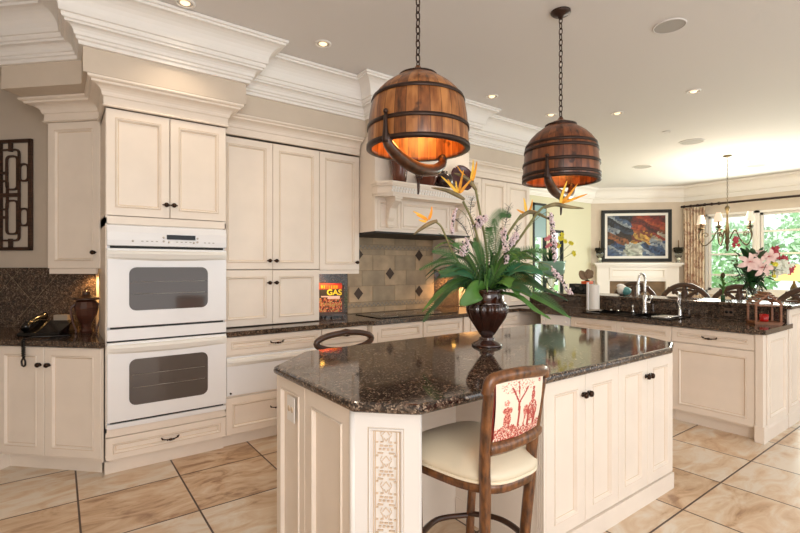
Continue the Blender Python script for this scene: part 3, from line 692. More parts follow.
for q in (-.27, -.35): rring(q-.03, q+.03, zc-.12, zc+.12, .02)
mb.build('lattice', 'dark_wood', fw)
# ------------------------------------------------------------------ island
isl = thing('kitchen_island', 'cream kitchen island with carved corner panel and panelled doors', 'island', (0, 0, 0))
bodyp = [(.925, 2.30), (.925, 1.54), (1.10, 1.365), (1.10, 1.95), (1.87, 1.95), (1.87, 1.365), (3.156, 1.365), (3.156, 2.40), (3.05, 2.5), (1.12, 2.5)]
mb = MB(); mb.prism(bodyp, .0, .872); mb.build('island_body', 'cream', isl)
ifr = [('door', 1.852, 2.182), ('door', 2.184, 2.508), ('door', 2.510, 2.842), ('door', 2.844, 3.176)]
for i, (n, a, b) in enumerate(ifr): door(isl, a, b, .105, .868, y=1.345, kn=((b-.022) if i % 2 == 0 else (a+.022), .765), rail=.065)
mb = MB(); mb.box(1.852, 3.178, 1.338, 1.366, 0, .10); mb.box(3.157, 3.176, 1.3665, 2.40, 0.001, .872); mb.build('plinth', 'cream', isl)
# fluted edge beside the knee space, baseboard in the recess
mb = MB()
for k in range(4): mb.box(1.838, 1.852, 1.347+k*.012, 1.354+k*.012, 0.0, .868)
mb.box(1.842, 1.8505, 1.349, 1.95, 0, .872); mb.box(1.834, 1.842, 1.40, 1.945, 0, .09); mb.box(1.838, 1.842, 1.40, 1.945, .09, .10); mb.build('edge_moulding', 'cream', isl)
def sub(o, p): o.parent = p; return o
# west end: two panels on the x = .905 face (local frame turned)
ie = MB()
e1 = MB(); e1.x = Matrix.Translation((.905, 2.29, 0)) @ Matrix.Rotation(RZ, 4, 'Z')
panel_rings(e1, 0, .335, .0, .871, 0, .055, bead=.006); e1.build('end_panel', ['cream', 'glaze'], isl)
e1 = MB(); e1.x = Matrix.Translation((.905, 2.29, 0)) @ Matrix.Rotation(RZ, 4, 'Z')
panel_rings(e1, .336, .755, .0, .871, 0, .072, bead=.006); e1.build('end_panel', ['cream', 'glaze'], isl)
# carved chamfer panel
chx = Matrix.Translation((.905, 1.533, 0)) @ Matrix.Rotation(-PI/4, 4, 'Z')
CW = math.hypot(1.09-.905, 1.533-1.345)
e1 = MB(); e1.x = chx; panel_rings(e1, .0, CW, .0, .871, 0, .062, bead=.005); cpn = e1.build('carved_panel', ['trim', 'glaze'], isl)
mb = MB(); mb.x = chx; mb.lathe([(.014, 0), (.014, .871)], (.002, .010, 0), 12); mb.lathe([(.01, 0), (.01, .871)], (CW-.006, .014, 0), 10); mb.build('corner_bead', 'trim', isl)
mb = MB(); mb.x = chx; cx = CW/2
y1, y2 = .004, .013
z = .835-.0
for blk in range(9):
    zt = .775-blk*.098
    if zt < .05: break
    def bx(a, b, c, d): mb.box(cx+a*1.12, cx+b*1.12, y1, y2, zt+c, zt+d)
    for s in (-1, 1):
        bx(s*.020-.010, s*.020+.010, .030, .034); bx(s*.033-.006, s*.033+.006, .020, .024)
        bx(s*.033-.006, s*.033+.006, -.026, -.022); bx(s*.016-.004, s*.016+.004, -.026, -.022)
        # diamond and curls
        mb.tube([(cx, y1+.004, zt+.022), (cx+s*.014, y1+.004, zt+.004)], .0022, 4); mb.tube([(cx+s*.021, y1+.004, zt+.004), (cx+s*.013, y1+.004, zt-.008), (cx+s*.010, y1+.004, zt-.024)], .0022, 4)
        mb.tube([(cx+s*.016, y1+.004, zt+.020), (cx+s*.022, y1+.004, zt+.008)], .0022, 4); mb.tube([(cx+s*.008, y1+.004, zt-.008), (cx, y1+.004, zt-.020)], .0022, 4)
    for q in (-.021, -.007, .007, .021): bx(q-.004, q+.004, .044, .050)
    for q in (-.016, 0, .016): bx(q-.006, q+.006, -.040, -.035)
mb.box(cx-.043, cx-.040, y1, y2, .06, .83); mb.box(cx+.040, cx+.043, y1, y2, .06, .83)
mb.build('fretwork', 'fret', cpn)
sl_ = [(.878, 1.49), (1.058, 1.31), (3.09, 1.31), (3.30, 1.39), (3.46, 1.66), (3.50, 2.05), (3.50, 2.42), (3.40, 2.57), (1.19, 2.57), (.878, 2.27)]
o = MB().prism(sl_, .874, .914).build('island_top', 'granite', None, bevel=.016); tag(o, 'polished speckled brown granite slab on the island', 'countertop')
o = MB().prism(sl_[::1], .874, .876)
ot = outlet('cream double outlet on the end panel of the island', .904, 2.10, .735, RZ, 'trim', 'glaze', w=.085, h=.12)
# ------------------------------------------------------------------ urn and flower arrangement
UC = Vector((2.205, 2.045, .9145)); FV = Vector((math.cos(math.radians(53.5)), math.sin(math.radians(53.5)), 0)); RV = Vector((FV.y, -FV.x, 0))
def P(a, z, b=0): return tuple(Vector((UC.x, UC.y, 0))+RV*a+FV*b+Vector((0, 0, z)))
urn = thing('flower_urn', 'oxblood glazed pedestal urn holding the flowers on the island', 'urn', UC)
MB().lathe([(.095, 0), (.098, .008), (.085, .02), (.055, .034), (.045, .044), (.05, .05), (.04, .058), (.036, .062)], seg=36).build('foot', 'urn', urn)
MB().lathe([(.036, .062), (.05, .075), (.085, .13), (.118, .18), (.135, .225), (.136, .245), (.122, .268)], seg=120, flute=.13, fcount=18, cap=False).build('bowl', 'urn', urn)
MB().lathe([(.122, .266), (.126, .272), (.11, .285), (.104, .33), (.108, .35), (.112, .358), (.104, .36), (.098, .352), (.096, .29), (0, .285)], seg=40).build('neck', 'urn', urn)
moss = MB().ball((0, 0, 0), (.094, .094, .045), 16, 8).build('moss', 'soil', None, (UC.x, UC.y, UC.z+.332)); tag(moss, 'dark moss filling the mouth of the flower urn', 'moss')
def leaf_mesh(mb, pts, width, mi=0, fold=.25, n=10, shape=None, nrm=None):
    S = smooth_pts(pts, max(3, n//(len(pts)-1)+1)); m = len(S); vs = []
    for i, p in enumerate(S):
        t = i/(m-1); tg = (S[min(i+1, m-1)]-S[max(i-1, 0)]).normalized()
        ref = Vector(nrm) if nrm else Vector((0, 0, 1))
        sd = tg.cross(ref)
        if sd.length < .2: sd = tg.cross(-FV)
        sd.normalize(); up = sd.cross(tg).normalized()
        wv = width*(shape(t) if shape else math.sin(PI*min(1, t*.93+.05))**.8)
        rip = .06*width*math.sin(t*22)
        vs += [tuple(p-sd*wv+up*(wv*fold+rip)), tuple(p-sd*wv*.5+up*wv*fold*.35), tuple(p), tuple(p+sd*wv*.5+up*wv*fold*.35), tuple(p+sd*wv+up*(wv*fold-rip))]
    fs = [(i*5+k, i*5+k+1, i*5+5+k+1, i*5+5+k) for i in range(m-1) for k in range(4)]
    mb.add(vs, fs, mi, True)
TH = lambda t: math.sin(PI*min(1, t*.9+.06))**.75
NV = tuple(-FV*.6+Vector((0, 0, .8)))
fol = thing('foliage_spray', 'mass of broad green leaves and fern fronds in the island urn', 'foliage', (UC.x, UC.y, UC.z+.36))
def lf(pts, w_, m, name='leaf', nrm=NV, fold=.2):
    if w_ < .05: w_ *= .6
    mb = MB(); mb.x = Matrix.Translation((-UC.x, -UC.y, -(UC.z+.36))); leaf_mesh(mb, [P(*p) for p in pts], w_, nrm=nrm, fold=fold)
    o = mb.build(name, m, fol); s = o.modifiers.new('solid', 'SOLIDIFY'); s.thickness = .0012; return o
# points are (lateral, z, depth)
lf([(-.02, 1.25, -.02), (-.07, 1.28, -.10), (-.12, 1.25, -.17), (-.20, 1.19, -.2)], .062, 'leaf_light', nrm=tuple(-FV))
lf([(-.02, 1.25, 0), (-.12, 1.37, -.06), (-.22, 1.39, -.08), (-.31, 1.35, -.08)], .06, 'leaf_blue')
lf([(-.02, 1.25, 0), (-.10, 1.30, .05), (-.2, 1.31, .06), (-.28, 1.27, .07)], .05, 'leaf_blue')
lf([(.02, 1.25, 0), (.06, 1.33, -.12), (.12, 1.31, -.18), (.15, 1.25, -.2)], .05, 'leaf_light')
lf([(.02, 1.25, 0), (.12, 1.34, -.04), (.24, 1.33, -.07), (.34, 1.27, -.08)], .055, 'leaf')
lf([(.02, 1.26, 0), (.10, 1.43, .04), (.22, 1.48, .04), (.34, 1.46, .03)], .045, 'leaf')
lf([(0, 1.26, 0), (.10, 1.30, -.05), (.3, 1.22, -.08), (.50, 1.10, -.1)], .045, 'leaf_light')
lf([(0, 1.26, 0), (.16, 1.24, -.12), (.26, 1.16, -.15), (.36, 1.10, -.15)], .035, 'leaf_light')
lf([(.02, 1.25, -.03), (.07, 1.30, -.15), (.15, 1.30, -.2), (.23, 1.25, -.2)], .052, 'leaf')
lf([(.02, 1.26, 0), (.14, 1.40, -.08), (.25, 1.40, -.1), (.33, 1.37, -.1)], .05, 'leaf_blue')
lf([(0, 1.26, 0), (.2, 1.33, 0), (.38, 1.27, 0), (.52, 1.2, 0)], .03, 'leaf')
lf([(0, 1.26, 0), (-.1, 1.36, 0), (-.28, 1.28, -.06), (-.42, 1.14, -.1)], .035, 'leaf_light')
lf([(0, 1.26, 0), (-.2, 1.3, -.08), (-.32, 1.2, -.12), (-.40, 1.12, -.13)], .03, 'leaf')
lf([(0, 1.26, 0), (-.12, 1.46, .02), (-.25, 1.47, 0), (-.40, 1.42, 0)], .028, 'leaf')
lf([(0, 1.26, 0), (-.10, 1.45, .08), (-.2, 1.58, .1), (-.30, 1.64, .1)], .02, 'leaf')
lf([(0, 1.26, 0), (.03, 1.38, -.03), (.04, 1.46, 0), (.02, 1.54, .02)], .03, 'leaf', nrm=tuple(-FV))
lf([(0, 1.26, 0), (-.03, 1.42, -.03), (-.06, 1.52, 0), (-.12, 1.6, .02)], .03, 'leaf', nrm=tuple(-FV))
lf([(0, 1.26, 0), (.10, 1.42, -.05), (.2, 1.5, -.05), (.30, 1.53, -.05)], .03, 'leaf_light')
lf([(0, 1.26, 0), (.15, 1.40, .05), (.30, 1.40, .05), (.45, 1.34, .05)], .02, 'leaf_light')
for k in range(80):
    a = random.uniform(0, 2*PI); l = random.uniform(.16, .42); e = random.uniform(-.05, 1.15); bx_ = math.cos(a)*l; dx_ = math.sin(a)*l*.6
    lf([(0, 1.25, 0), (bx_*.4, 1.26+l*.45*(.4+e), dx_*.4), (bx_*.75, 1.27+l*.7*(.1+e), dx_*.75), (bx_, 1.26+l*(.55*e*1.4-.12), dx_)], random.uniform(.007, .017), random.choice(['leaf', 'leaf', 'leaf', 'leaf_light', 'fern']))
def frond(pts, width, m='fern'):
    mb = MB(); mb.x = Matrix.Translation((-UC.x, -UC.y, -(UC.z+.36))); S = smooth_pts([P(*p) for p in pts], 13); n = len(S); mb.tube(S, .002, 5)
    for i in range(3, n):
        t = i/(n-1); tg = (S[min(i+1, n-1)]-S[i-1]).normalized(); sd = tg.cross(FV).normalized(); ln = width*math.sin(PI*(t*.92+.05))**.7
        for s in (-1, 1):
            e = S[i]+sd*s*ln+tg*ln*.35; mid = (S[i]+e)/2; wv = tg*.0026
            mb.add([tuple(S[i]-wv), tuple(mid-wv*1.1), tuple(e), tuple(mid+wv*1.1), tuple(S[i]+wv)], [(0, 1, 2, 3, 4)])
    return mb.build('fern_frond', m, fol)
frond([(0, 1.26, 0), (.01, 1.5, 0), (.03, 1.68, 0), (.09, 1.76, 0), (.15, 1.74, 0)], .05)
frond([(0, 1.26, 0), (.04, 1.45, -.03), (.05, 1.6, -.03), (.04, 1.72, -.02)], .05)
for k in range(9):
    a = -1.25+k*.31; l = .30+.1*((k*5) % 3)/2
    frond([(0, 1.26, -.02), (math.sin(a)*l*.45, 1.28+math.cos(a)*l*.55, -.06), (math.sin(a)*l*.8, 1.30+math.cos(a)*l*.85, -.08), (math.sin(a)*l*1.1, 1.30+math.cos(a)*l*.9, -.09)], .034)
frond([(0, 1.26, 0), (-.04, 1.4, -.03), (-.05, 1.52, -.03), (-.08, 1.6, -.02)], .05)
frond([(0, 1.26, 0), (.14, 1.46, -.03), (.26, 1.52, -.03), (.38, 1.5, -.02)], .04)
frond([(0, 1.26, 0), (-.14, 1.42, -.03), (-.3, 1.45, -.03), (-.43, 1.40, -.02)], .03)
frond([(0, 1.26, 0), (-.2, 1.30, -.1), (-.33, 1.2, -.1), (-.41, 1.08, -.1)], .035)
frond([(0, 1.26, 0), (.2, 1.30, -.1), (.35, 1.22, -.1), (.47, 1.12, -.1)], .035)
GB = 'bird-of-paradise stems in the island urn'
def bop(label, stem, bract, petals, sr=.008):
    b0 = Vector(P(*stem[0])); t = thing('bird_of_paradise', label, 'flower', b0, group=GB); T = Matrix.Translation(-b0)
    mb = MB(); mb.x = T; mb.tube(smooth_pts([P(*p) for p in stem], 6), sr, 8); mb.build('stem', 'stem', t)
    S = smooth_pts([P(*p) for p in bract], 6); n = len(S); rs = [.002+.012*math.sin(PI*min(1, .15+.85*(i/(n-1))))**.8 for i in range(n)]
    mb = MB(); mb.x = T; mb.tube(S, rs, 8); mb.build('bract', 'bract', t)
    for q, p in enumerate(petals):
        mb = MB(); mb.x = T; a, b = Vector(P(*p[0])), Vector(P(*p[1])); mid = (a+b)/2+RV*random.uniform(-.006, .006)
        leaf_mesh(mb, [a, mid, b], .011 if len(p) < 3 else p[2]*.75, nrm=tuple(-FV), fold=.3, n=8, shape=lambda t: (1-t)**.6*min(1, t*3+.35))
        o = mb.build('petal', 'petal' if q % 3 else 'petal2', t); s = o.modifiers.new('solid', 'SOLIDIFY'); s.thickness = .0015
base_ = (0, 1.25, 0)
bop('bird-of-paradise bloom pointing left, in front of the hood shelf', [base_, (-.03, 1.45, -.02), (-.09, 1.68, -.04), (-.16, 1.83, -.05)], [(-.15, 1.84, -.05), (-.20, 1.87, -.05), (-.27, 1.90, -.05), (-.36, 1.915, -.05)],
    [((-.19, 1.875, -.05), (-.30, 1.99, -.05)), ((-.185, 1.88, -.05), (-.155, 2.03, -.04)), ((-.18, 1.88, -.06), (-.10, 1.975, -.06)), ((-.19, 1.88, -.05), (-.205, 1.96, -.05), .011), ((-.19, 1.88, -.04), (-.255, 1.975, -.03), .012)])
bop('highest bird-of-paradise bloom, pointing left before the plum platter', [base_, (.0, 1.5, 0), (-.04, 1.75, .01), (-.07, 1.92, .02)], [(-.065, 1.91, .02), (-.10, 1.96, .02), (-.15, 2.0, .02), (-.21, 2.02, .02)],
    [((-.10, 1.97, .02), (-.085, 2.11, .02)), ((-.09, 1.97, .02), (-.06, 2.10, .02)), ((-.11, 1.97, .02), (-.19, 2.07, .02), .010)])
bop('lowest bird-of-paradise bloom, leaning far left before the tile backsplash', [base_, (-.12, 1.36, -.02), (-.22, 1.50, -.03), (-.29, 1.66, -.04), (-.33, 1.70, -.04)], [(-.32, 1.71, -.04), (-.37, 1.69, -.04), (-.42, 1.66, -.04), (-.47, 1.62, -.04)],
    [((-.38, 1.71, -.04), (-.475, 1.77, -.04)), ((-.375, 1.715, -.04), (-.355, 1.80, -.04)), ((-.38, 1.71, -.05), (-.455, 1.745, -.05)), ((-.39, 1.70, -.05), (-.44, 1.715, -.05), .010)], .006)
bop('short bird-of-paradise bloom among lilac florets right of centre', [base_, (.05, 1.45, 0), (.13, 1.62, 0), (.22, 1.75, 0)], [(.20, 1.72, 0), (.26, 1.765, 0), (.32, 1.76, 0), (.40, 1.72, 0)],
    [((.25, 1.77, 0), (.235, 1.86, 0)), ((.27, 1.77, 0), (.29, 1.85, 0), .011), ((.24, 1.76, 0), (.19, 1.785, 0), .012)], .009)
bop('rightmost bird-of-paradise bloom, below the farther barrel pendant', [base_, (.08, 1.42, -.02), (.2, 1.6, -.04), (.32, 1.77, -.05), (.37, 1.80, -.05)], [(.35, 1.79, -.05), (.42, 1.81, -.05), (.5, 1.795, -.05), (.60, 1.785, -.05)],
    [((.45, 1.81, -.05), (.495, 1.96, -.05)), ((.46, 1.81, -.05), (.56, 1.94, -.05)), ((.47, 1.82, -.06), (.62, 1.875, -.06), .013), ((.46, 1.82, -.04), (.535, 1.90, -.04))], .008)
GS = 'lilac flower sprays in the island urn'
def spray(label, pts, dens=60, rad=.012):
    dens = int(dens*1.7)
    b0 = Vector(P(*pts[0])); t = thing('lilac_spray', label, 'flower', b0, group=GS); T = Matrix.Translation(-b0)
    S = smooth_pts([P(*p) for p in pts], 10); n = len(S); mb = MB(); mb.x = T; mb.tube(S, .0018, 5); mb.build('stem', 'stem', t)
    mb = MB(); mb.x = T
    for k in range(dens):
        f = random.uniform(.62, 1)*(n-1); i = min(n-2, int(f)); p = S[i].lerp(S[i+1], f-i)+Vector((random.uniform(-1, 1), random.uniform(-1, 1), random.uniform(-1, 1)))*rad
        mb.ball(p, (.0056, .0056, .0066), 6, 4, 0 if random.random() < .86 else 1)
    mb.build('florets', ['floret', 'floret_dark'], t)
spray('lilac spray drooping left over the hood front', [(0, 1.25, 0), (-.08, 1.55, -.03), (-.13, 1.72, -.05), (-.2, 1.78, -.06), (-.225, 1.70, -.06), (-.23, 1.63, -.06)], 60, .008)
spray('lilac spray rising left of centre', [(0, 1.25, 0), (-.05, 1.5, -.03), (-.08, 1.62, -.04), (-.06, 1.70, -.05), (-.03, 1.72, -.06)], 90, .022)
spray('lilac spray hanging low left of the tall stems', [(0, 1.25, 0), (-.08, 1.5, -.05), (-.13, 1.60, -.07), (-.15, 1.55, -.08), (-.17, 1.5, -.08)], 70, .02)
spray('lilac spray hanging straight down at the centre', [(0, 1.25, 0), (.04, 1.55, -.06), (.07, 1.66, -.08), (.09, 1.6, -.1), (.10, 1.45, -.1)], 90, .014)
spray('lilac spray just right of the centre fern', [(0, 1.25, 0), (.08, 1.45, -.05), (.14, 1.56, -.05), (.18, 1.62, -.05)], 70, .016)
spray('lilac spray hanging before the dark window', [(0, 1.25, 0), (.2, 1.6, -.05), (.36, 1.76, -.05), (.40, 1.68, -.05), (.42, 1.46, -.05)], 110, .012)
spray('lilac spray curving low at the right', [(0, 1.25, 0), (.18, 1.42, -.1), (.34, 1.44, -.1), (.42, 1.36, -.1), (.50, 1.25, -.1)], 80, .012)
def twig(label, pts):
    b0 = Vector(P(*pts[0])); S = smooth_pts([P(*p) for p in pts], 8); mb = MB(); mb.x = Matrix.Translation(-b0); mb.tube(S, .002, 5); n = len(S)
    for i in range(n//2, n):
        for s in (-1, 1):
            e = S[i]+RV*s*random.uniform(.012, .035)+Vector((0, 0, random.uniform(.0, .03))); mb.tube([S[i], e], [.002, .0006], 4)
    o = mb.build('grass_twig', 'floret_dark', None, tuple(b0)); tag(o, label, 'twig', 'dark twigs in the island urn')
twig('dark needled twig left of the highest bloom stem', [(0, 1.25, .03), (-.06, 1.55, .03), (-.10, 1.75, .03), (-.09, 1.86, .03)])
twig('dark needled twig low on the left of the stems', [(0, 1.25, .03), (-.08, 1.5, 0), (-.14, 1.66, 0), (-.2, 1.72, 0)])
twig('dark needled twig right of the centre fern', [(0, 1.25, .03), (.08, 1.55, 0), (.12, 1.70, 0), (.14, 1.80, 0)])
twig('dark needled twig between the two right blooms', [(0, 1.25, .03), (.12, 1.48, .02), (.18, 1.6, .02), (.2, 1.68, .02)])
# ------------------------------------------------------------------ barrel pendants
def pendant(label, x, y, zb, hoops, stave, ang, sag, height=.44, rs_=1.0, light=8):
    k = height/.44; t = thing('barrel_pendant', label, 'pendant lamp', (x, y, H-.001), group='barrel pendants over the island'); o = zb-(H-.001)
    MB().lathe([(.065, -.0), (.065, -.008), (.05, -.022), (.02, -.03), (.012, -.05), (0, -.05)], seg=28).build('canopy', 'iron', t)
    out = [(.262, 0), (.265, .03), (.262, .10), (.256, .17), (.247, .225), (.236, .26), (.212, .295), (.178, .328), (.140, .355), (.10, .38), (.085, .385)]
    out = [(a_*rs_, b_) for a_, b_ in out]
    prof = [(r, z*k) for r, z in out]+[(r-.018, z*k-.012) for r, z in out[::-1][1:-1]]+[(.246*rs_, 0)]
    mb = MB(); mb.lathe(prof+[prof[0]], seg=80, cap=False); mb.build('barrel_shade', stave, t, (0, 0, o))
    cp_ = MB().lathe([(.096, .372*k), (.10, .385*k), (.078, .398*k), (.045, .412*k), (.02, .425*k), (.012, .44*k), (0, .44*k)], seg=36).build('top_cap', stave, t, (0, 0, o))
    MB().lathe([(.094, .372*k), (.104, .374*k), (.102, .388*k), (.092, .39*k)], seg=36, cap=False).build('cap_ring', 'iron', t, (0, 0, o))
    def rad(z):
        for (r0, z0), (r1, z1) in zip(prof, prof[1:11]):
            if z0 <= z <= z1: return r0+(r1-r0)*(z-z0)/(z1-z0)
        return .27
    for hz in hoops:
        r0, r1 = rad(hz-.009), rad(hz+.009)
        MB().lathe([(r0-.002, hz-.010), (r0+.006, hz-.010), (r1+.006, hz+.010), (r1-.002, hz+.010)], seg=64, cap=False).build('hoop', 'iron', t, (0, 0, o))
    MB().lathe([(.243*rs_, -.004), (.271*rs_, -.004), (.271*rs_, .016), (.262*rs_, .016), (.246*rs_, .004)], seg=64, cap=False).build('rim_hoop', 'iron', t, (0, 0, o))
    # chain
    z = -.045; ch = MB(); i = 0; top = o+.44*k
    while z > top-.005:
        pts = []
        for a in range(12):
            an = 2*PI*a/12; u, v = .0115*math.cos(an), .019*math.sin(an)+(.006 if math.sin(an) > 0 else -.006)*.6
            pts.append((u if i % 2 else 0, 0 if i % 2 else u, z-.014+v))
        ch.tube(pts, .0036, 5, closed=True); z -= .037; i += 1
    ch.build('chain', 'iron', t)
    # yoke handle below, its brackets and hook
    d = Vector((math.cos(ang), math.sin(ang), 0)); A = -d*.266*rs_; B = d*.256*rs_
    pts = [A+Vector((0, 0, .01)), A*.92+Vector((0, 0, -.03)), A*.55+Vector((0, 0, -.075)), Vector((0, 0, -sag)), B*.55+Vector((0, 0, -.085)), B*.9+Vector((0, 0, -.045)), B+Vector((0, 0, .0))]
    S = smooth_pts(pts, 6); n = len(S); y_ = MB(); y_.tube(S, [.020+.014*math.sin(PI*i/(n-1)) for i in range(n)], 10); y_.build('yoke', 'branch', t, (0, 0, o))
    for e in (A, B):
        b = MB(); q = e*1.035; b.tube([q*.99+Vector((0, 0, .13*k)), q*1.0+Vector((0, 0, .08*k)), q+Vector((0, 0, 0)), q*.98+Vector((0, 0, -.02))], [.009, .010, .016, .020], 8)
        b.ball(q+Vector((0, 0, .13*k)), .012, 10, 6); b.tube([q*1.0+Vector((0, 0, .005)), q*.90+Vector((0, 0, -.005))], .024, 10); b.build('bracket', 'iron', t, (0, 0, o))
    h = MB(); ring = [(d.x*.02*math.cos(a*PI/5), d.y*.02*math.cos(a*PI/5), -sag-.03+.02*math.sin(a*PI/5)) for a in range(10)]; h.tube(ring, .004, 6, closed=True)
    ring = [(-d.y*.014*math.cos(a*PI/5)+d.x*.02, d.x*.014*math.cos(a*PI/5)+d.y*.02, -sag-.035+.02*math.sin(a*PI/5)) for a in range(10)]; h.tube(ring, .003, 6, closed=True)
    h.tube([(0, 0, -sag-.045), (0.004, 0, -sag-.09), (.003, 0, -sag-.125), (0, 0, -sag-.135)], [.006, .008, .006, .004], 8); h.build('hook', 'iron', t, (0, 0, o))
    for a in range(3):
        an = ang+a*2*PI/3; c_ = MB(); px, py = .09*math.cos(an), .09*math.sin(an)
        c_.tube([(0, 0, .32*k), (px*.6, py*.6, .13), (px, py, .12), (px, py, .15)], .005, 6); c_.lathe([(.012, .15), (.012, .2)], (px, py, 0), 12); bk = c_.build('candle_arm', 'iron', t, (0, 0, o))
        MB().lathe([(.008, 0), (.014, .02), (.012, .035), (.003, .06)], (px, py, .2), 12).build('bulb', 'bulb', bk)
    l = bpy.data.lights.new('pendant_light', 'POINT'); l.energy = light; l.color = (1, .42, .10); l.shadow_soft_size = .09
    lo = bpy.data.objects.new('pendant_light', l); C.objects.link(lo); lo.parent = t; lo.location = (0, 0, o+.18)
    return t
pendant('large honey-brown wooden barrel pendant, nearest over the island', 1.522, 1.898, 2.035, [.105, .255], 'stave', math.radians(17), .10)
pendant('darker brown wooden barrel pendant, farther over the island', 2.712, 1.852, 1.99, [.035, .110, .20, .235], 'stave_dark', math.radians(16), .09, .43, rs_=.93, light=7)
# ------------------------------------------------------------------ bar stool in front
def front_stool():
    t = thing('bar_stool', 'walnut bar stool with cream leather seat and red scenic fabric back', 'stool', (1.35, 1.32, 0))
    def L(x, y, z): return (x-1.35, y-1.32, z)
    # rear posts run from floor to crest
    for pts in ([(1.205, 1.12, 0), (1.21, 1.135, .3), (1.203, 1.125, .6), (1.195, 1.12, .72), (1.182, 1.10, .88), (1.175, 1.08, 1.0)],
                [(1.45, 1.13, 0), (1.445, 1.15, .3), (1.462, 1.135, .6), (1.466, 1.13, .72), (1.472, 1.11, .88), (1.474, 1.09, 1.0)]):
        mb = MB(); S = smooth_pts([L(*p) for p in pts], 5); n = len(S); mb.tube(S, [.024-.004*abs(i/(n-1)-.5)*2 for i in range(n)], 8, flat=.8); mb.build('rear_leg', 'stool_wood', t)
    mb = MB(); S = smooth_pts([L(1.170, 1.084, .985), L(1.180, 1.078, 1.03), L(1.225, 1.067, 1.042), L(1.32, 1.06, 1.043), L(1.42, 1.068, 1.034), L(1.475, 1.084, 1.026), L(1.486, 1.09, 1.005)], 6); mb.tube(S, .021, 8, flat=1.1); mb.build('crest_rail', 'stool_wood', t)
    mb = MB(); S = smooth_pts([L(1.20, 1.108, .785), L(1.28, 1.098, .785), L(1.36, 1.095, .79), L(1.43, 1.10, .795), L(1.475, 1.112, .80)], 6); mb.tube(S, .022, 8, flat=1.15); mb.build('lower_rail', 'stool_wood', t)
    for pts in ([(1.215, 1.50, 0), (1.205, 1.5, .3), (1.19, 1.49, .62)], [(1.50, 1.50, 0), (1.51, 1.5, .3), (1.53, 1.49, .62)]):
        mb = MB(); mb.tube(smooth_pts([L(*p) for p in pts], 5), .02, 8); mb.build('front_leg', 'stool_wood', t)
    def ring(z0, z1, g, m, name, bulge=0, crown_=0):
        # seat outline, wider in front, rounded
        pl_ = []; c = [(1.185-g, 1.095-g), (1.50+g, 1.095-g), (1.60+g, 1.56+g), (1.12-g, 1.56+g)]; n = 40
        cx, cy = 1.352, 1.33
        for i in range(n):
            a = 2*PI*i/n; p = 3.2; ux = abs(math.cos(a))**(2/p)*(1 if math.cos(a) > 0 else -1); uy = abs(math.sin(a))**(2/p)*(1 if math.sin(a) > 0 else -1)
            hw = .165+.072*(uy+1)/2+g; pl_.append((cx+ux*hw, cy+uy*(.235+g)))
        mb = MB(); rows_ = [(1, z0)]+([(1+.05*bulge, (z0*.6+z1*.4)), (1+.03*bulge, z0*.25+z1*.75), (.93, z1), (.75, z1+crown_*.6), (.4, z1+crown_*.92), (.05, z1+crown_)] if bulge else [(1, z1)])
        vs = [L(cx+(x-cx)*s, cy+(y-cy)*s, z) for s, z in rows_ for x, y in pl_]; fs = [(r*n+i, r*n+(i+1) % n, (r+1)*n+(i+1) % n, (r+1)*n+i) for r in range(len(rows_)-1) for i in range(n)]
        fs += [tuple(range(n-1, -1, -1)), tuple((len(rows_)-1)*n+i for i in range(n))]; mb.add(vs, fs, 0, True); return mb.build(name, m, t, subsurf=1 if bulge else 0)
    ring(.615, .648, .0, 'stool_wood', 'seat_rail')
    st = ring(.640, .705, .004, 'seat', 'seat_cushion', 1, .045)
    n = 48; pts = []
    for i in range(n):
        a = 2*PI*i/n; p = 3.2; ux = abs(math.cos(a))**(2/p)*(1 if math.cos(a) > 0 else -1); uy = abs(math.sin(a))**(2/p)*(1 if math.sin(a) > 0 else -1)
        pts.append(L(1.352+ux*(.172+.072*(uy+1)/2), 1.33+uy*.242, .655))
    MB().tube(pts, .006, 6, closed=True).build('piping', 'piping', st)
    # footrest: straight side rails and one bowed rail
    for pts in ([(1.205, 1.13, .40), (1.205, 1.5, .30)], [(1.20, 1.5, .29), (1.36, 1.56, .29), (1.51, 1.5, .29)], [(1.22, 1.15, .33), (1.345, 1.22, .335), (1.46, 1.16, .33)]):
        mb = MB(); mb.tube(smooth_pts([L(*p) for p in pts], 6), .013, 6); mb.build('stretcher', 'dark_wood', t)
    mb = MB(); mb.tube(smooth_pts([L(1.50, 1.5, .30), L(1.56, 1.38, .31), L(1.54, 1.25, .32), L(1.47, 1.14, .33)], 6), .013, 6); mb.build('stretcher', 'dark_wood', t)
    # scenic fabric back pad
    base_c, red, pink = (240, 224, 206), (172, 66, 58), (218, 146, 130)
    def seg(u, v, a, b, w_):
        ax, ay = a; bx2, by2 = b; dx, dy = bx2-ax, by2-ay; q = max(0, min(1, ((u-ax)*dx+(v-ay)*dy)/(dx*dx+dy*dy+1e-9))); return math.hypot(u-ax-q*dx, (v-ay-q*dy)) < w_
    def ell(u, v, cx, cy, rx, ry): return ((u-cx)/rx)**2+((v-cy)/ry)**2 < 1
    def toile(u, v):
        nz = noise.noise(Vector((u*16, v*16, 3))); n2 = noise.noise(Vector((u*40, v*40, 9)))
        if v < .20+.05*math.sin(u*7)+.04*nz: return red if n2+nz*.5 > .05 else (pink if n2 > -.2 else base_c)
        if seg(u, v, (.46, .15), (.44, .6), .022) or seg(u, v, (.44, .6), (.30, .86), .016) or seg(u, v, (.44, .6), (.62, .84), .016) or seg(u, v, (.44, .7), (.42, .95), .012): return red
        if ((u-.42)/.34)**2+((v-.88)/.12)**2 < 1 and n2 > .18: return pink
        if ell(u, v, .76, .40, .13, .19) and n2 > -.25: return red if nz+n2 > -.1 else pink          # large grey beast in profile
        if (seg(u, v, (.68, .15), (.68, .4), .03) or seg(u, v, (.84, .15), (.84, .4), .03)): return red
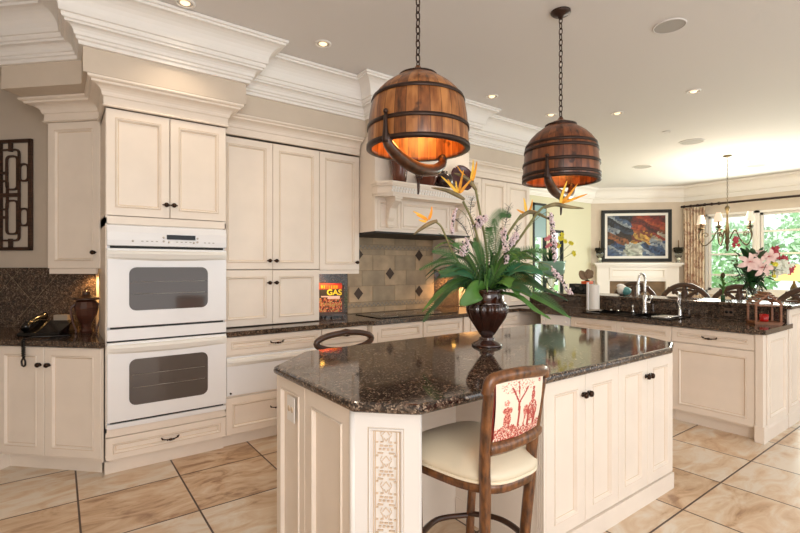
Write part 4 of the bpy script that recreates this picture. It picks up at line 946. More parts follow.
        if ell(u, v, .60, .44, .06, .09) or seg(u, v, (.58, .16), (.59, .44), .02): return pink if n2 > -.1 else red
        if ell(u, v, .76, .66, .045, .10) or ell(u, v, .76, .79, .03, .035): return red if n2 > -.2 else pink
        if ell(u, v, .22, .33, .07, .14) or ell(u, v, .22, .50, .09, .06): return red if n2 > 0 else pink
        if ell(u, v, .20, .63, .05, .05) and n2 > -.2: return pink
        if ell(u, v, .90, .90, .045, .03) and n2 > -.1: return red
        return base_c
    def place(u, v, tt):
        z = .81+v*.215; xl = 1.212-.016*v; xr = 1.45+.004*v; x = xl+(xr-xl)*u; y = 1.098-.03*v-.012*math.sin(PI*u)-.006*math.sin(PI*v)+tt; return L(x, y, z)
    painted('back_pad', 72, 60, toile, place, t, .03)
    return t
front_stool()
# second stool across the island: oval open back
t = thing('bar_stool', 'dark wood stool with an oval open back beyond the island', 'stool', (1.63, 2.98, 0))
pts = [(.02+.225*math.cos(2*PI*i/36), -.10+.01*abs(math.cos(2*PI*i/36)), .888+.060*math.sin(2*PI*i/36)+(.008 if i == 9 else 0)) for i in range(36)]
mb = MB(); mb.tube(pts, .018, 8, closed=True, flat=1.2); mb.ball((0.02, -.1, .95), (.03, .012, .010), 10, 6); mb.build('oval_back', 'dark_wood', t)
for s in (-1, 1):
    mb = MB(); mb.tube(smooth_pts([(s*.16, -.1, .845), (s*.17, -.09, .7), (s*.17, -.08, .5), (s*.18, -.08, 0)], 4), .018, 8); mb.build('rear_leg', 'stool_wood', t)
    mb = MB(); mb.tube([(s*.18, .28, .6), (s*.18, .29, 0)], .018, 8); mb.build('front_leg', 'stool_wood', t)
mb = MB(); mb.box(-.2, .2, -.08, .3, .58, .62); mb.build('seat_rail', 'stool_wood', t); MB().box(-.2, .2, -.08, .3, .62, .68).build('seat_cushion', 'seat', t, bevel=.02)
# ------------------------------------------------------------------ telephone and jar at left
def diag(t, n, z): x, y = wl(t, n); return (x, y, z)
ph = thing('telephone', 'black desk telephone with answering unit on the left counter', 'telephone', diag(.17, .24, .9145), DZ+.25)
mb = MB(); mb.extr([(-.11, 0), (.10, 0), (.10, .075), (.06, .08), (-.11, .02)], 'x', -.13, .13); mb.build('telephone_base', 'black', ph, bevel=.006)
mb = MB(); mb.x = Matrix.Rotation(math.radians(19), 4, 'X'); mb.box(-.02, .11, -.085, .03, .037, .045); kp = mb.build('keypad_plate', 'steel', ph)
for i in range(3):
    for j in range(4):
        mb = MB(); mb.x = Matrix.Rotation(math.radians(19), 4, 'X'); mb.box(.0+i*.035, .022+i*.035, -.075+j*.026, -.06+j*.026, .045, .049); mb.build('key', 'grille', kp)
mb = MB(); mb.tube(smooth_pts([(-.085, -.10, .045), (-.09, -.06, .07), (-.085, .02, .095), (-.08, .09, .105)], 4), [.024]*4+[.017]*4+[.018]*4+[.024], 10); mb.build('handset', 'black', ph)
MB().box(.0, .09, .05, .09, .078, .11).build('display_screen', 'steel', ph)
mb = MB(); c0 = diag(.26, .02, .93)
ph.scale = (1.1, 1.1, 1.25)
ph2 = thing('phone_cord', 'black coiled telephone cord hanging over the left counter edge', 'cord', diag(.245, -.002, .88), DZ)
pts = [(.0+.010*math.cos(a*.9), -.024+.006*math.sin(a*.9), .045-a*.0022) for a in range(60)]; mb.tube(pts, .006, 5)
mb.tube(smooth_pts([(0, -.024, -.085), (-.014, -.024, -.11), (-.008, -.024, -.14), (.012, -.024, -.14), (.014, -.024, -.11), (0, -.024, -.085)], 4), .006, 6)
mb.tube(smooth_pts([(0.008, -.018, .04), (.02, .03, .048), (.10, .12, .042), (.16, .2, .04)], 4), .006, 6); mb.build('coil', 'black', ph2)
wr = thing('cordless_handset', 'dark handset lying behind the telephone on the left counter', 'telephone', diag(-.05, .40, .9145), DZ+.4)
MB().box(-.09, .09, -.04, .04, 0, .03).build('cradle', 'black_matte', wr, bevel=.01); MB().tube([(-.08, 0, .055), (0, 0, .062), (.08, 0, .055)], [.022, .017, .022], 10).build('receiver', 'black_matte', wr)
jr = thing('carved_jar', 'brown carved wooden urn with lid on the left counter by the oven tower', 'jar', diag(.375, .36, .9145), 0); jr.scale = (.8, .8, .95)
MB().lathe([(.05, 0), (.055, .015), (.04, .04), (.045, .07), (.085, .14), (.10, .20), (.085, .25), (.06, .265)], seg=12, smooth=False).build('jar_body', 'mahog', jr)
MB().lathe([(.11, .265), (.12, .275), (.10, .285), (.04, .30), (.03, .315), (.035, .33), (0, .335)], seg=24).build('lid', 'dark_wood', jr)
for s in (-1, 1): MB().tube(smooth_pts([(s*.07, 0, .24), (s*.12, 0, .2), (s*.11, 0, .1), (s*.08, 0, .02), (s*.09, 0, 0.006)], 5), .010, 8).build('side_handle', 'mahog', jr)
# under-cabinet lamps: the halogen pucks the cabinets carry
def puck(label, x, y, z, power=1.1):
    t = thing('under_cabinet_light', label, 'light', (x, y, z), group=None)
    MB().lathe([(.034, 0), (.034, -.012), (.028, -.014)], seg=20).build('housing', 'steel', t); MB().lathe([(.024, -.0145), (.02, -.017), (0, -.018)], seg=16, cap=False).build('lens', 'puck', t)
    l = bpy.data.lights.new('puck_light', 'SPOT'); l.energy = power*6; l.color = (1, .55, .2); l.spot_size = 2.6; l.spot_blend = .6; l.shadow_soft_size = .02
    o = bpy.data.objects.new('puck_light', l); C.objects.link(o); o.parent = t; o.location = (0, 0, -.025)
puck('small halogen light under the cabinet above the cookbook', 2.10, 4.13, 1.384)
puck('small halogen light under the cabinet right of the hood', 3.87, 4.13, 1.384, 3.0)
x_, y_ = ul[0]+.14*R2+.23*R2, ul[1]-.14*R2+.23*R2
puck('small halogen light under the far left cabinet above the jar', x_, y_, 1.404, 1.5)
# ------------------------------------------------------------------ cookbook on stand
cb = thing('cookbook_stand', 'dark wooden easel holding the cookbook on the counter', 'stand', (2.155, 4.08, .9145), math.radians(-30))
mb = MB(); T = Matrix.Rotation(math.radians(-14), 4, 'X')
mb.x = T; mb.box(-.12, -.10, .018, .03, .03, .33); mb.box(.12, .14, .018, .03, .03, .33); mb.box(-.12, .14, .018, .03, .31, .33); mb.build('back_frame', 'mahog', cb)
mb = MB(); mb.box(-.13, .15, -.05, .03, .025, .04); mb.box(-.13, .15, -.055, -.045, .03, .06); mb.build('ledge', 'dark_wood', cb)
for s in (-.11, .13): MB().tube([(s, -.04, .03), (s, -.05, 0.006)], .007, 6).build('foot', 'dark_wood', cb)
mb = MB(); mb.tube([(.01, .09, .25), (.01, .16, .006)], .008, 6); mb.build('rear_leg', 'dark_wood', cb)
bk = thing('cookbook', 'red and yellow cookbook with food photo standing on the easel', 'book', (2.155, 4.08, .9145), math.radians(-30))
def cover(u, v):
    nz = noise.noise(Vector((u*9, v*9, 1))); n2 = noise.noise(Vector((u*22, v*22, 5)))
    if v > .93: return (170, 36, 30)
    if v > .80: return (190, 62, 28)
    if v > .50: return (28, 26, 24)
    if n2 > .25: return (206, 150, 110)
    if n2 > .0: return (170, 60, 40)
    return (44, 28, 20) if nz > 0 else (150, 140, 80)
def pbk(u, v, tt): q = Matrix.Rotation(math.radians(-14), 4, 'X') @ Vector((-.105+u*.225, -.012+tt, .045+v*.30)); return tuple(q)
painted('cover', 40, 50, cover, pbk, bk, .024)
def text(body_, size, parent, loc, rot, m, name='lettering', ext=.0006, bold=0):
    c = bpy.data.curves.new(name, 'FONT'); c.body = body_; c.size = size; c.extrude = ext; c.align_x = 'CENTER'; c.offset = bold
    tmp = bpy.data.objects.new('tmp', c); C.objects.link(tmp); bpy.context.view_layer.update()
    me = bpy.data.meshes.new_from_object(tmp.evaluated_get(bpy.context.evaluated_depsgraph_get())); bpy.data.objects.remove(tmp); me.materials.clear(); me.materials.append(M[m])
    o = bpy.data.objects.new(name, me); C.objects.link(o); o.parent = parent; o.location = loc; o.rotation_euler = rot; return o
q = Matrix.Rotation(math.radians(-14), 4, 'X')
text('GAS', .08, bk, tuple(q @ Vector((.045, -.0145, .225))), (math.radians(90-14), 0, 0), 'yellow', bold=.002)
mb = MB(); mb.x = q
for a, b, c, d in ((-.085, .10, .19, .197), (-.02, .10, .175, .185), (-.085, .02, .19, .20), (.0, .10, .195, .20)): mb.box(a, b, -.014, -.012, c+.012, d+.016)
mb.build('caption_bars', 'floret', bk)
mb = MB(); mb.x = q
for k in range(7): mb.box(-.085+k*.027, -.085+k*.021+.014, -.014, -.012, .29, .322)
mb.build('title_letters', 'petal', bk)
# ------------------------------------------------------------------ sink, taps, things by the sink
sk = thing('sink', 'black double-bowl sink set into the granite by the bar', 'sink', (4.82, 2.42, .914))
mb = MB(); 
for a, b, c, d in ((-.215, .215, -.455, -.43), (-.215, .215, .43, .455), (-.215, -.19, -.43, .43), (.19, .215, -.43, .43), (-.19, .19, -.02, .02)): mb.box(a, b, c, d, .0005, .012)
mb.build('rim', 'black', sk)
for y0_, y1_ in ((-.425, -.02), (.02, .425)):
    mb = MB(); mb.box(-.19, -.183, y0_, y1_, -.18, .004); mb.box(.183, .19, y0_, y1_, -.18, .004); mb.box(-.183, .183, y0_, y0_+.007, -.18, .004); mb.box(-.183, .183, y1_-.007, y1_, -.18, .004); mb.box(-.183, .183, y0_, y1_, -.187, -.18); mb.build('basin', 'black', sk)
rk = thing('drying_grid', 'small pale wire grid lying at the near end of the sink', 'rack', (4.80, 2.10, .9265)); mb = MB()
for i in range(7): mb.tube([(-.12+i*.04, -.08, .004), (-.12+i*.04, .08, .004)], .003, 5)
for s in (-1, 1): mb.tube([(-.12, s*.08, .004), (.12, s*.08, .004)], .003, 5)
mb.build('wires', 'chrome', rk)
fc = thing('kitchen_faucet', 'tall chrome gooseneck faucet behind the sink', 'faucet', (5.075, 2.43, .9145), PI)
MB().lathe([(.028, 0), (.028, .02), (.022, .03), (.02, .10), (.022, .19), (.016, .20)], seg=20).build('base', 'chrome', fc)
mb = MB(); S = [(0, 0, .19), (0, 0, .30)]+[(.07-.07*math.cos(a*PI/8), .0, .36+.07*math.sin(a*PI/8)) for a in range(9)]+[(.15, 0, .30)]; mb.tube(smooth_pts(S, 2), .012, 10); mb.build('spout', 'chrome', fc)
MB().lathe([(.017, 0), (.02, .02), (.015, .12), (.012, .13)], (.15, 0, .19), 14).build('spray_head', 'chrome', fc)
mb = MB(); mb.tube([(0, 0, .12), (0, .06, .125)], .016, 10); mb.tube([(0, .055, .125), (0, .075, .20)], .007, 8); mb.build('lever', 'chrome', fc)
f2 = thing('filter_tap', 'small chrome arched filter tap right of the tall faucet', 'faucet', (5.06, 2.075, .9145), PI)
MB().lathe([(.022, 0), (.018, .015), (.014, .06), (.010, .10)], seg=16).build('base', 'chrome', f2)
mb = MB(); S = [(0, 0, .09), (0, 0, .17)]+[(.055-.055*math.cos(a*PI/8), .03*a/8, .19+.05*math.sin(a*PI/8)) for a in range(9)]+[(.115, .03, .16)]; mb.tube(smooth_pts(S, 2), .006, 8); mb.build('spout', 'chrome', f2)
mb = MB(); mb.tube([(0, .0, .08), (-.01, -.03, .16)], .005, 6); mb.build('lever', 'chrome', f2)
f3 = thing('soap_dispenser', 'short chrome soap pump left of the tall faucet', 'soap dispenser', (5.08, 2.56, .9145), PI)
MB().lathe([(.018, 0), (.016, .01), (.010, .05), (.013, .055), (.011, .085)], seg=14).build('pump', 'chrome', f3); MB().tube([(0, 0, .078), (.06, .03, .08), (.08, .04, .072)], .006, 8).build('nozzle', 'chrome', f3)
for i, (yy, lb_) in enumerate(((2.80, 'small chrome sink button nearest the paper towels'), (2.715, 'small chrome sink button nearest the soap pump'))):
    o = MB().lathe([(.018, 0), (.018, .012), (.008, .022), (0, .024)], seg=14).build('sink_button', 'chrome', None, (5.065, yy, .9145)); tag(o, lb_, 'button')
pt = thing('paper_towel_holder', 'white paper towel roll on an upright chrome stand by the sink', 'paper towel holder', (4.93, 2.93, .9145), -.4)
MB().lathe([(.085, 0), (.085, .012), (.07, .018), (0, .02)], seg=28).build('base', 'steel', pt); MB().lathe([(.008, .018), (.008, .33), (.014, .34), (0, .352)], seg=12).build('pole', 'steel', pt)
MB().lathe([(.022, .022), (.058, .022), (.058, .30), (.022, .30)], seg=36, smooth=False, cap=False).build('paper_roll', 'white_dull', pt)
MB().box(-.09, -.075, -.012, .012, .012, .325).build('side_arm', 'white', pt)
# radio, leaf sculpture, etc. on the bar
rd = thing('radio', 'black box radio on the bar left of the paper towels', 'radio', (5.33, 3.36, 1.081), RZ-.1)
MB().box(-.13, .13, -.05, .08, 0, .12).build('case', 'black_matte', rd, bevel=.008)
for a in (-.06, .06): o = MB().lathe([(.035, 0), (.035, .006), (.02, .003)], seg=20).build('speaker_cone', 'black', rd, (a, -.05, .06)); o.rotation_euler = (PI/2, 0, 0)
MB().box(-.03, .03, -.054, -.048, .085, .105).build('display', 'oven_glass', rd)
ob = MB().box(-.055, .055, -.05, .05, 0, .035).build('orange_box', 'orange', None, (5.33, 3.26, 1.2015), bevel=.004); tag(ob, 'small orange box lying on the black radio', 'box')
ls = thing('leaf_sculpture', 'brown bronze leaf sculpture standing on the orange box', 'sculpture', (5.33, 3.26, 1.237))
MB().lathe([(.035, 0), (.03, .01), (.006, .02), (.006, .04)], seg=14).build('foot', 'bronze', ls)
mb = MB(); 
for k, (a, z_) in enumerate(((-.1, .13), (0.02, .15), (.09, .1))):
    leaf_mesh(mb, [(0, 0, .035), (RV.x*a*.5, RV.y*a*.5, .07+.01*k), (RV.x*a*.9, RV.y*a*.9, z_)], .05, nrm=tuple(-FV), fold=.15)
o = mb.build('leaf_blades', 'stone', ls); s = o.modifiers.new('solid', 'SOLIDIFY'); s.thickness = .006
cz = thing('ceramic_ornament', 'white and teal ceramic ornament on the bar behind the faucet', 'ornament', (5.42, 2.86, 1.081))
MB().ball((0, 0, .06), (.06, .06, .06), 18, 10).build('round_body', 'white_dull', cz); MB().ball((.0, -.045, .05), (.05, .06, .05), 16, 8).build('teal_patch', mat('teal_glaze', (90, 150, 150), .25), cz); MB().lathe([(.035, 0), (.03, .01)], seg=14).build('foot', 'black', cz)
MB().ball((0, .02, .105), (.045, .045, .028), 14, 8).build('cap', 'white', cz)
# glass vase with orchids
gv = thing('footed_vase', 'large footed green glass vase at the far end of the bar', 'vase', (5.36, 3.80, 1.081))
MB().lathe([(.07, 0), (.075, .01), (.03, .03), (.025, .06), (.05, .10), (.075, .15), (.10, .20), (.105, .21)], seg=32).build('stem_and_bowl', 'glass', gv)
MB().lathe([(.105, .205), (.165, .25), (.17, .30), (.175, .385), (.185, .41), (.178, .41), (.165, .38), (.160, .27), (.10, .215)], seg=36, cap=False).build('green_band', 'green_glass', gv)
fb = thing('orchid_bouquet', 'yellow and pink orchid bouquet in the footed glass vase', 'flowers', (5.36, 3.80, 1.30))
mb = MB()
for k in range(26):
    a = random.uniform(0, 2*PI); r = random.uniform(.05, .2); z_ = random.uniform(.15, .42); leaf_mesh(mb, [(0, 0, .0), (r*.4*math.cos(a), r*.4*math.sin(a), z_*.6), (r*math.cos(a), r*math.sin(a), z_)], .018)
mb.build('leaves', 'leaf', fb)
def blooms(name, m, parent, pts, n, spread, size):
    for p_ in pts: bloom_head(name, m, parent, p_, max(3, n//len(pts)), spread, size)
def bloom_head(name, m, parent, p_, n, spread, size):
    mb = MB()
    for k in range(n):
        c = Vector(p_)+Vector((random.gauss(0, spread), random.gauss(0, spread), random.gauss(0, spread)))
        for a in range(5):
            an = a*2*PI/5+k; d = (RV*math.cos(an)+Vector((0, 0, 1))*math.sin(an))*size-FV*size*.3
            leaf_mesh(mb, [c, c+d*.5-FV*.002, c+d], size*.35, nrm=tuple(-FV), n=3)
    return mb.build(name, m, parent)
rp = lambda a, z, b=0: tuple(RV*a+FV*b+Vector((0, 0, z)))
blooms('yellow_bloom', 'yellow', fb, [rp(.12, .50), rp(.18, .46), rp(.08, .40), rp(.02, .28), rp(.25, .42), rp(.30, .30), rp(.14, .55)], 34, .012, .028)
blooms('pink_bloom', 'pink', fb, [rp(-.03, .42), rp(.04, .42), rp(-.05, .5)], 14, .02, .03)
mb = MB()
for p in ((.12, .50), (.25, .42), (-.03, .45), (.30, .32)): mb.tube(smooth_pts([(0, 0, 0), rp(p[0]*.4, p[1]*.6), rp(*p)], 5), .003, 5)
mb.build('stalks', 'stem', fb)
# lily bouquet on bar
lv = thing('glass_vase', 'clear glass vase holding the pink lily bouquet on the bar', 'vase', (5.38, 1.56, 1.081))
MB().lathe([(.05, 0), (.055, .01), (.05, .08), (.06, .16), (.075, .20), (.070, .20), (.055, .16), (.045, .08), (.045, .015), (0, .012)], seg=28).build('vessel', 'glass', lv)
lbq = thing('lily_bouquet', 'large bouquet of pink lilies, red and white blooms on the bar', 'flowers', (5.38, 1.56, 1.24))
mb = MB()
for k in range(60):
    a = random.uniform(0, 2*PI); r = random.uniform(.05, .26); z_ = random.uniform(-.06, .38); leaf_mesh(mb, [(0, 0, .0), (r*.5*math.cos(a), r*.5*math.sin(a), z_*.6+.05), (r*math.cos(a), r*math.sin(a), z_)], random.uniform(.014, .035))
for k in range(14):
    a = random.uniform(0, 2*PI); mb.tube([(0, 0, -.1), (.15*math.cos(a), .15*math.sin(a), .2)], .003, 5)
mb.build('leaves', 'leaf', lbq)
for (a, z_, s) in ((-.12, .22, .12), (.0, .17, .12), (.06, .27, .11), (-.02, .28, .08)):
    mb = MB(); c = Vector(rp(a, z_, -.1))
    for q in range(6):
        an = q*PI/3+a*5; d = (RV*math.cos(an)+Vector((0, 0, 1))*math.sin(an)*.75)*s; leaf_mesh(mb, [c, c+d*.55-FV*.03, c+d-FV*.01], s*.2, nrm=tuple(-FV), n=6)
    for q in range(5): mb.tube([c, c-FV*.05+RV*.012*(q-2)+Vector((0, 0, .01*(q % 2)))], .0018, 4, 1)
    mb.build('lily', ['lily', 'red'], lbq)
blooms('red_snapdragon', 'red', lbq, [rp(.26, .26), rp(.22, .30), rp(.19, .34), rp(.33, .17), rp(.36, .14)], 26, .018, .028)
blooms('pink_snapdragon', 'red', lbq, [rp(-.17, .42), rp(-.17, .38), rp(-.16, .45)], 10, .012, .022)
blooms('white_hydrangea', 'white_flower', lbq, [rp(.16, .18, -.1), rp(.20, .14, -.1), rp(.22, .20, -.1), rp(.15, .13, -.1)], 100, .018, .022)
blooms('green_chrysanthemum', 'yellow', lbq, [rp(.10, .20, -.12), rp(.12, .10, -.1)], 10, .012, .02)
hk = thing('flower_sprig', 'single green heliconia sprig in a thin pot on the bar', 'plant', (5.36, 1.80, 1.081))
MB().lathe([(.018, 0), (.02, .05), (.014, .052)], seg=12).build('pot', 'leaf', hk); mb = MB(); mb.tube([(0, 0, .04), (.0, 0, .24)], .006, 6)
for k in range(8): a = k*1.3; leaf_mesh(mb, [(0, 0, .08+k*.015), (.04*math.cos(a), .04*math.sin(a), .13+k*.015), (.08*math.cos(a), .08*math.sin(a), .14+k*.012)], .014)
mb.build('leaves', 'leaf_light', hk); MB().ball((0, 0, .25), (.02, .02, .03), 10, 6).build('bloom', 'gold', hk)
# wooden house lantern
hl = thing('house_lantern', 'small wooden house-shaped candle lantern on the peninsula counter', 'lantern', (5.015, 1.37, .9145), math.radians(-18))
hl.rotation_euler = (0, 0, math.radians(-52)); hl.scale = (.84, .84, .84)
MB().box(-.12, .12, -.10, .10, 0, .018).build('base_board', 'house_wood', hl); MB().box(-.13, .13, -.11, .11, .018, .026).build('base_lip', 'house_wood', hl)
for sx in (-1, 1):
    for sy in (-1, 1): MB().box(sx*.11-.009, sx*.11+.009, sy*.09-.009, sy*.09+.009, .026, .20).build('corner_post', 'house_wood', hl)
for sy in (-1, 1):
    mb = MB(); mb.box(-.12, .12, sy*.09-.008, sy*.09+.008, .19, .205)
    for sx in (-1, 1): mb.x = Matrix.Translation((0, sy*.09, .32)) @ Matrix.Rotation(sx*math.radians(43), 4, 'Y'); mb.box(0 if sx > 0 else -.17, .17 if sx > 0 else 0, -.008, .008, -.012, .006)
    mb.build('gable_frame', 'house_wood', hl)
for sx in (-1, 1):
    mb = MB(); mb.x = Matrix.Translation((0, 0, .326)) @ Matrix.Rotation(sx*math.radians(43), 4, 'Y')
    for k in range(5): a = k*.036; mb.box(sx*a if sx > 0 else -a-.018, sx*a+.018 if sx > 0 else -a, -.115, .115, .006, .014)
    mb.build('roof_slats', 'house_wood', hl)
cn = thing('votive_candle', 'red glass votive candle inside the wooden house lantern', 'candle', (5.015, 1.37, .9345))
MB().lathe([(.028, 0), (.032, .01), (.034, .065), (.03, .065), (.028, .055), (0, .053)], seg=20).build('glass_cup', 'candle', cn); MB().lathe([(.003, .053), (.002, .066), (0, .068)], seg=6).build('wick', 'black_matte', cn)
# ------------------------------------------------------------------ bar chairs with scrolled backs beyond the bar
def bar_chair():
    t = thing('scroll_back_chair', 'x', 'chair', (6.05, 2.55, 0), group='dark scroll-back chairs beyond the bar')
    mb = MB()
    arch = [(0, -.27+.54*i/16, 1.01+.18*math.sin(PI*i/16)**.7) for i in range(17)]; mb.tube(arch, .026, 8, flat=1.2)
    for s in (-1, 1):
        sp = [(0, s*(.04+.10*math.cos(a)*(1-a/9)), 1.07+.07*math.sin(a)*(1-a/9)) for a in [k*.4 for k in range(16)]]; mb.tube(sp, .018, 6)
        mb.tube(smooth_pts([(0, s*.02, 1.0), (0, s*.05, 1.05), (0, s*.15, 1.12), (0, s*.2, 1.14)], 4), .022, 6)
    mb.tube([(0, 0, .9), (0, 0, 1.17)], .028, 8); mb.tube([(0, -.26, 1.0), (0, .26, 1.0)], .018, 8); mb.build('carved_back', 'dark_wood', t)
    for s in (-1, 1):
        MB().tube([(0, s*.25, 1.07), (.0, s*.24, .7), (.02, s*.24, 0.0)], .02, 8).build('rear_leg', 'dark_wood', t)
        MB().tube([(.40, s*.22, .66), (.42, s*.23, 0)], .02, 8).build('front_leg', 'dark_wood', t)
    MB().box(-.01, .44, -.25, .25, .66, .74).build('seat', 'seat', t, bevel=.02)
    return t
bc = bar_chair(); bc.rotation_euler = (0, 0, PI)
spots = [(6.30, 3.16, 'scroll-back bar chair behind the filter tap, leftmost of its row'), (6.33, 2.54, 'scroll-back bar chair between the curtain and the lily bouquet'), (6.30, 1.95, 'scroll-back bar chair mostly hidden behind the lily bouquet'), (6.25, 1.32, 'scroll-back bar chair below the yellow lamp, rightmost of its row')]
for i, (x, y, lb_) in enumerate(spots):
    if i == 0: bc.location = (x, y, 0); bc['label'] = lb_
    else: dup(bc, (x, y, 0), PI, lb_)
# ------------------------------------------------------------------ fireplace mantel, picture, candle holders
K0 = Vector((9.55, 5.75, 0)); FZ = -PI/4; fl_ = (Vector((1, -1, 0)).normalized())
mt = thing('fireplace', 'cream panelled fireplace surround with mantel shelf below the painting', 'fireplace', (9.55, 5.75, 0), FZ)
FL = 1.9
mb = MB(); mb.box(.03, FL-.06, -.20, -.002, 1.46, 1.50); mb.box(.07, FL-.1, -.17, -.002, 1.42, 1.46); mb.build('mantel_shelf', 'trim', mt)
mb = MB(); mb.box(.10, FL-.13, -.12, -.002, 1.10, 1.42); mb.box(.10, .36, -.12, -.002, 0, 1.10); mb.box(FL-.39, FL-.13, -.12, -.002, 0, 1.10); mb.build('surround', 'trim', mt)
e1 = MB(); panel_rings(e1, .36, FL-.39, 1.14, 1.39, -.135, .04, th=.015); e1.build('frieze_panel', ['trim', 'glaze'], mt)
MB().box(.36, FL-.39, -.06, -.003, 0, 1.10).build('firebox', 'stone', mt)
MB().box(.1, FL-.45, -.5, -.13, 0.0, .06).build('hearth', 'granite2', mt)
pc = thing('framed_painting', 'colourful abstract painting in black frame with white mat above the mantel', 'painting', (9.70, 5.60, 0), FZ)
PW = 1.445; z0, z1 = 1.525, 2.66
for a, b, c, d in ((0, PW, z0, z0+.07), (0, PW, z1-.07, z1), (0, .07, z0+.07, z1-.07), (PW-.07, PW, z0+.07, z1-.07)): MB().box(a, b, -.05, -.004, c, d).build('frame_side', 'black_matte', pc, bevel=.005)
MB().box(.07, PW-.07, -.03, -.006, z0+.07, z1-.07).build('mat_board', 'white_dull', pc)
def art(u, v):
    # patches of colour: facets
    u += .05*noise.noise(Vector((u*6, v*6, 8))); v += .05*noise.noise(Vector((u*6, v*6, 18)))
    best = None
    for i in range(260):
        px, py = (i*.618034) % 1, (i*.7548777) % 1; d = (u-px)**2*1.7+(v-py)**2+(u-px)*(v-py)*.8
        if best is None or d < best[0]: best = (d, px, py, i)
    _, px, py, i = best; j = (i*37 % 17)/17
    nz = .5+.8*noise.noise(Vector((u*14, v*22, 2)))+.1*((i*7) % 5-2)
    if py > .62 and px > .42: c = [(150, 48, 26), (110, 34, 22), (176, 76, 38), (70, 26, 20)][i % 4]
    elif py > .55 and px <= .42: c = [(70, 90, 120), (30, 34, 44), (150, 160, 170), (50, 60, 80)][i % 4]
    elif .3 < py <= .62 and px < .42: c = [(60, 40, 26), (90, 60, 36), (40, 30, 24), (150, 90, 50)][i % 4]
    elif .32 < py <= .62 and px < .75: c = [(196, 140, 50), (160, 90, 44), (120, 54, 34), (206, 160, 74)][i % 4]
    elif py > .4 and px >= .75: c = [(170, 160, 140), (130, 70, 40), (160, 60, 36), (200, 190, 170)][i % 4]
    elif .3 < px < .6 and py < .45: c = [(190, 196, 180), (220, 220, 205), (150, 160, 150), (200, 206, 196)][i % 4]
    else: c = [(60, 84, 122), (84, 106, 136), (36, 50, 86), (160, 170, 180)][i % 4]
    f = .6+.4*nz
    return tuple(max(0, min(255, x*f)) for x in c)
painted('canvas', 76, 56, art, lambda u, v, tt: (.125+u*(PW-.25), -.034+tt, z0+.125+v*(z1-z0-.25)), pc, .003)
def candle_holder(label, tt, group='flower-topped glass candle holders on the mantel'):
    p = K0+fl_*tt; n = Vector((-R2, -R2, 0))*.12; t = thing('candle_holder', label, 'candle holder', (p.x+n.x, p.y+n.y, 1.501), group=group)
    t.scale = (1.25, 1.25, 1.2)
    MB().lathe([(.05, 0), (.05, .012), (.015, .03), (.015, .08), (.05, .11), (.06, .17), (.045, .21), (.03, .21)], seg=20).build('glass_stem', 'glass', t)
    mb = MB()
    for k in range(30): a = random.uniform(0, 2*PI); r = random.uniform(.04, .12); leaf_mesh(mb, [(0, 0, .2), (r*.5*math.cos(a), r*.5*math.sin(a), .27), (r*math.cos(a), r*math.sin(a), random.uniform(.18, .27))], .022, n=3)
    mb.ball((0, 0, .21), (.07, .07, .045), 10, 6); mb.build('wreath', 'soil', t)
    MB().lathe([(.009, .24), (.009, .40), (0, .41)], seg=10).build('taper_candle', 'stone', t); MB().ball((0, -.0, .07), .03, 10, 6).build('glass_ball', 'white_flower', t)
candle_holder('candle holder with dark wreath left of the painting', .155)
candle_holder('candle holder with dark wreath right of the painting', FL-.14)
# ------------------------------------------------------------------ curtain, rod, chandelier, lamp
crd = thing('curtain_rod', 'dark wooden curtain rod with turned finial over the dining windows', 'curtain rod', (10.78, 4.40, 2.70))
mb = MB(); mb.tube([(0, 0, 0), (0, -4.4, 0)], .022, 10); mb.build('pole', 'rod', crd)
mb = MB()
for k in range(6): mb.ball((0, -.06-k*.13, 0), (.034, .034, .034), 10, 6)
mb.build('rings', 'rod', crd); MB().box(0, .12, -.35, -.32, -.01, .02).build('wall_bracket', 'rod', crd)
def curtain(label, y0, y1):
    n = 60; mb = MB(); vs = []; zs = [2.66, 2.2, 1.7, 1.2, .8, .03]
    for z in zs:
        for i in range(n+1):
            u = i/n; s = 1-.16*math.sin(PI*(2.66-z)/2.66)*.6; y = (y0+y1)/2+(y1-y0)*(u-.5)*s; vs.append((10.74+.04*math.sin(u*2*PI*7), y, z))
    mb.add(vs, [(r*(n+1)+i, r*(n+1)+i+1, (r+1)*(n+1)+i+1, (r+1)*(n+1)+i) for r in range(len(zs)-1) for i in range(n)], 0, True)
    o = mb.build('curtain', 'curtain_pattern'); s = o.modifiers.new('solid', 'SOLIDIFY'); s.thickness = .003; tag(o, label, 'curtain')
m, nt, b = newmat('scenic_print_fabric'); tc = nt.nodes.new('ShaderNodeTexCoord'); n_ = nt.nodes.new('ShaderNodeTexNoise'); n_.inputs['Scale'].default_value = 9; n_.inputs['Detail'].default_value = 6; nt.links.new(tc.outputs['Object'], n_.inputs['Vector'])
r_ = ramp(nt, [(.42, lin((226, 208, 186))), (.52, lin((214, 190, 164))), (.60, lin((166, 124, 106))), (.68, lin((226, 210, 190)))]); nt.links.new(n_.outputs['Fac'], r_.inputs['Fac']); nt.links.new(r_.outputs['Color'], b.inputs['Base Color']); b.inputs['Roughness'].default_value = .85; M['curtain_pattern'] = m
curtain('cream curtain printed with faded red scenes beside the painting', 4.34, 3.92)
ch = thing('chandelier', 'bronze scroll-arm chandelier with small fabric shades over the dining table', 'chandelier', (8.29, 2.725, H-.001))
MB().lathe([(.06, 0), (.06, -.01), (.03, -.025), (0, -.03)], seg=20).build('canopy', 'gold', ch)
mb = MB()
for k in range(22):
    z = -.03-k*.034; pts = [((.009*math.cos(a*PI/4)) if k % 2 else 0, 0 if k % 2 else .009*math.cos(a*PI/4), z-.018+.02*math.sin(a*PI/4)) for a in range(8)]; mb.tube(pts, .003, 4, closed=True)
mb.build('chain', 'gold', ch)
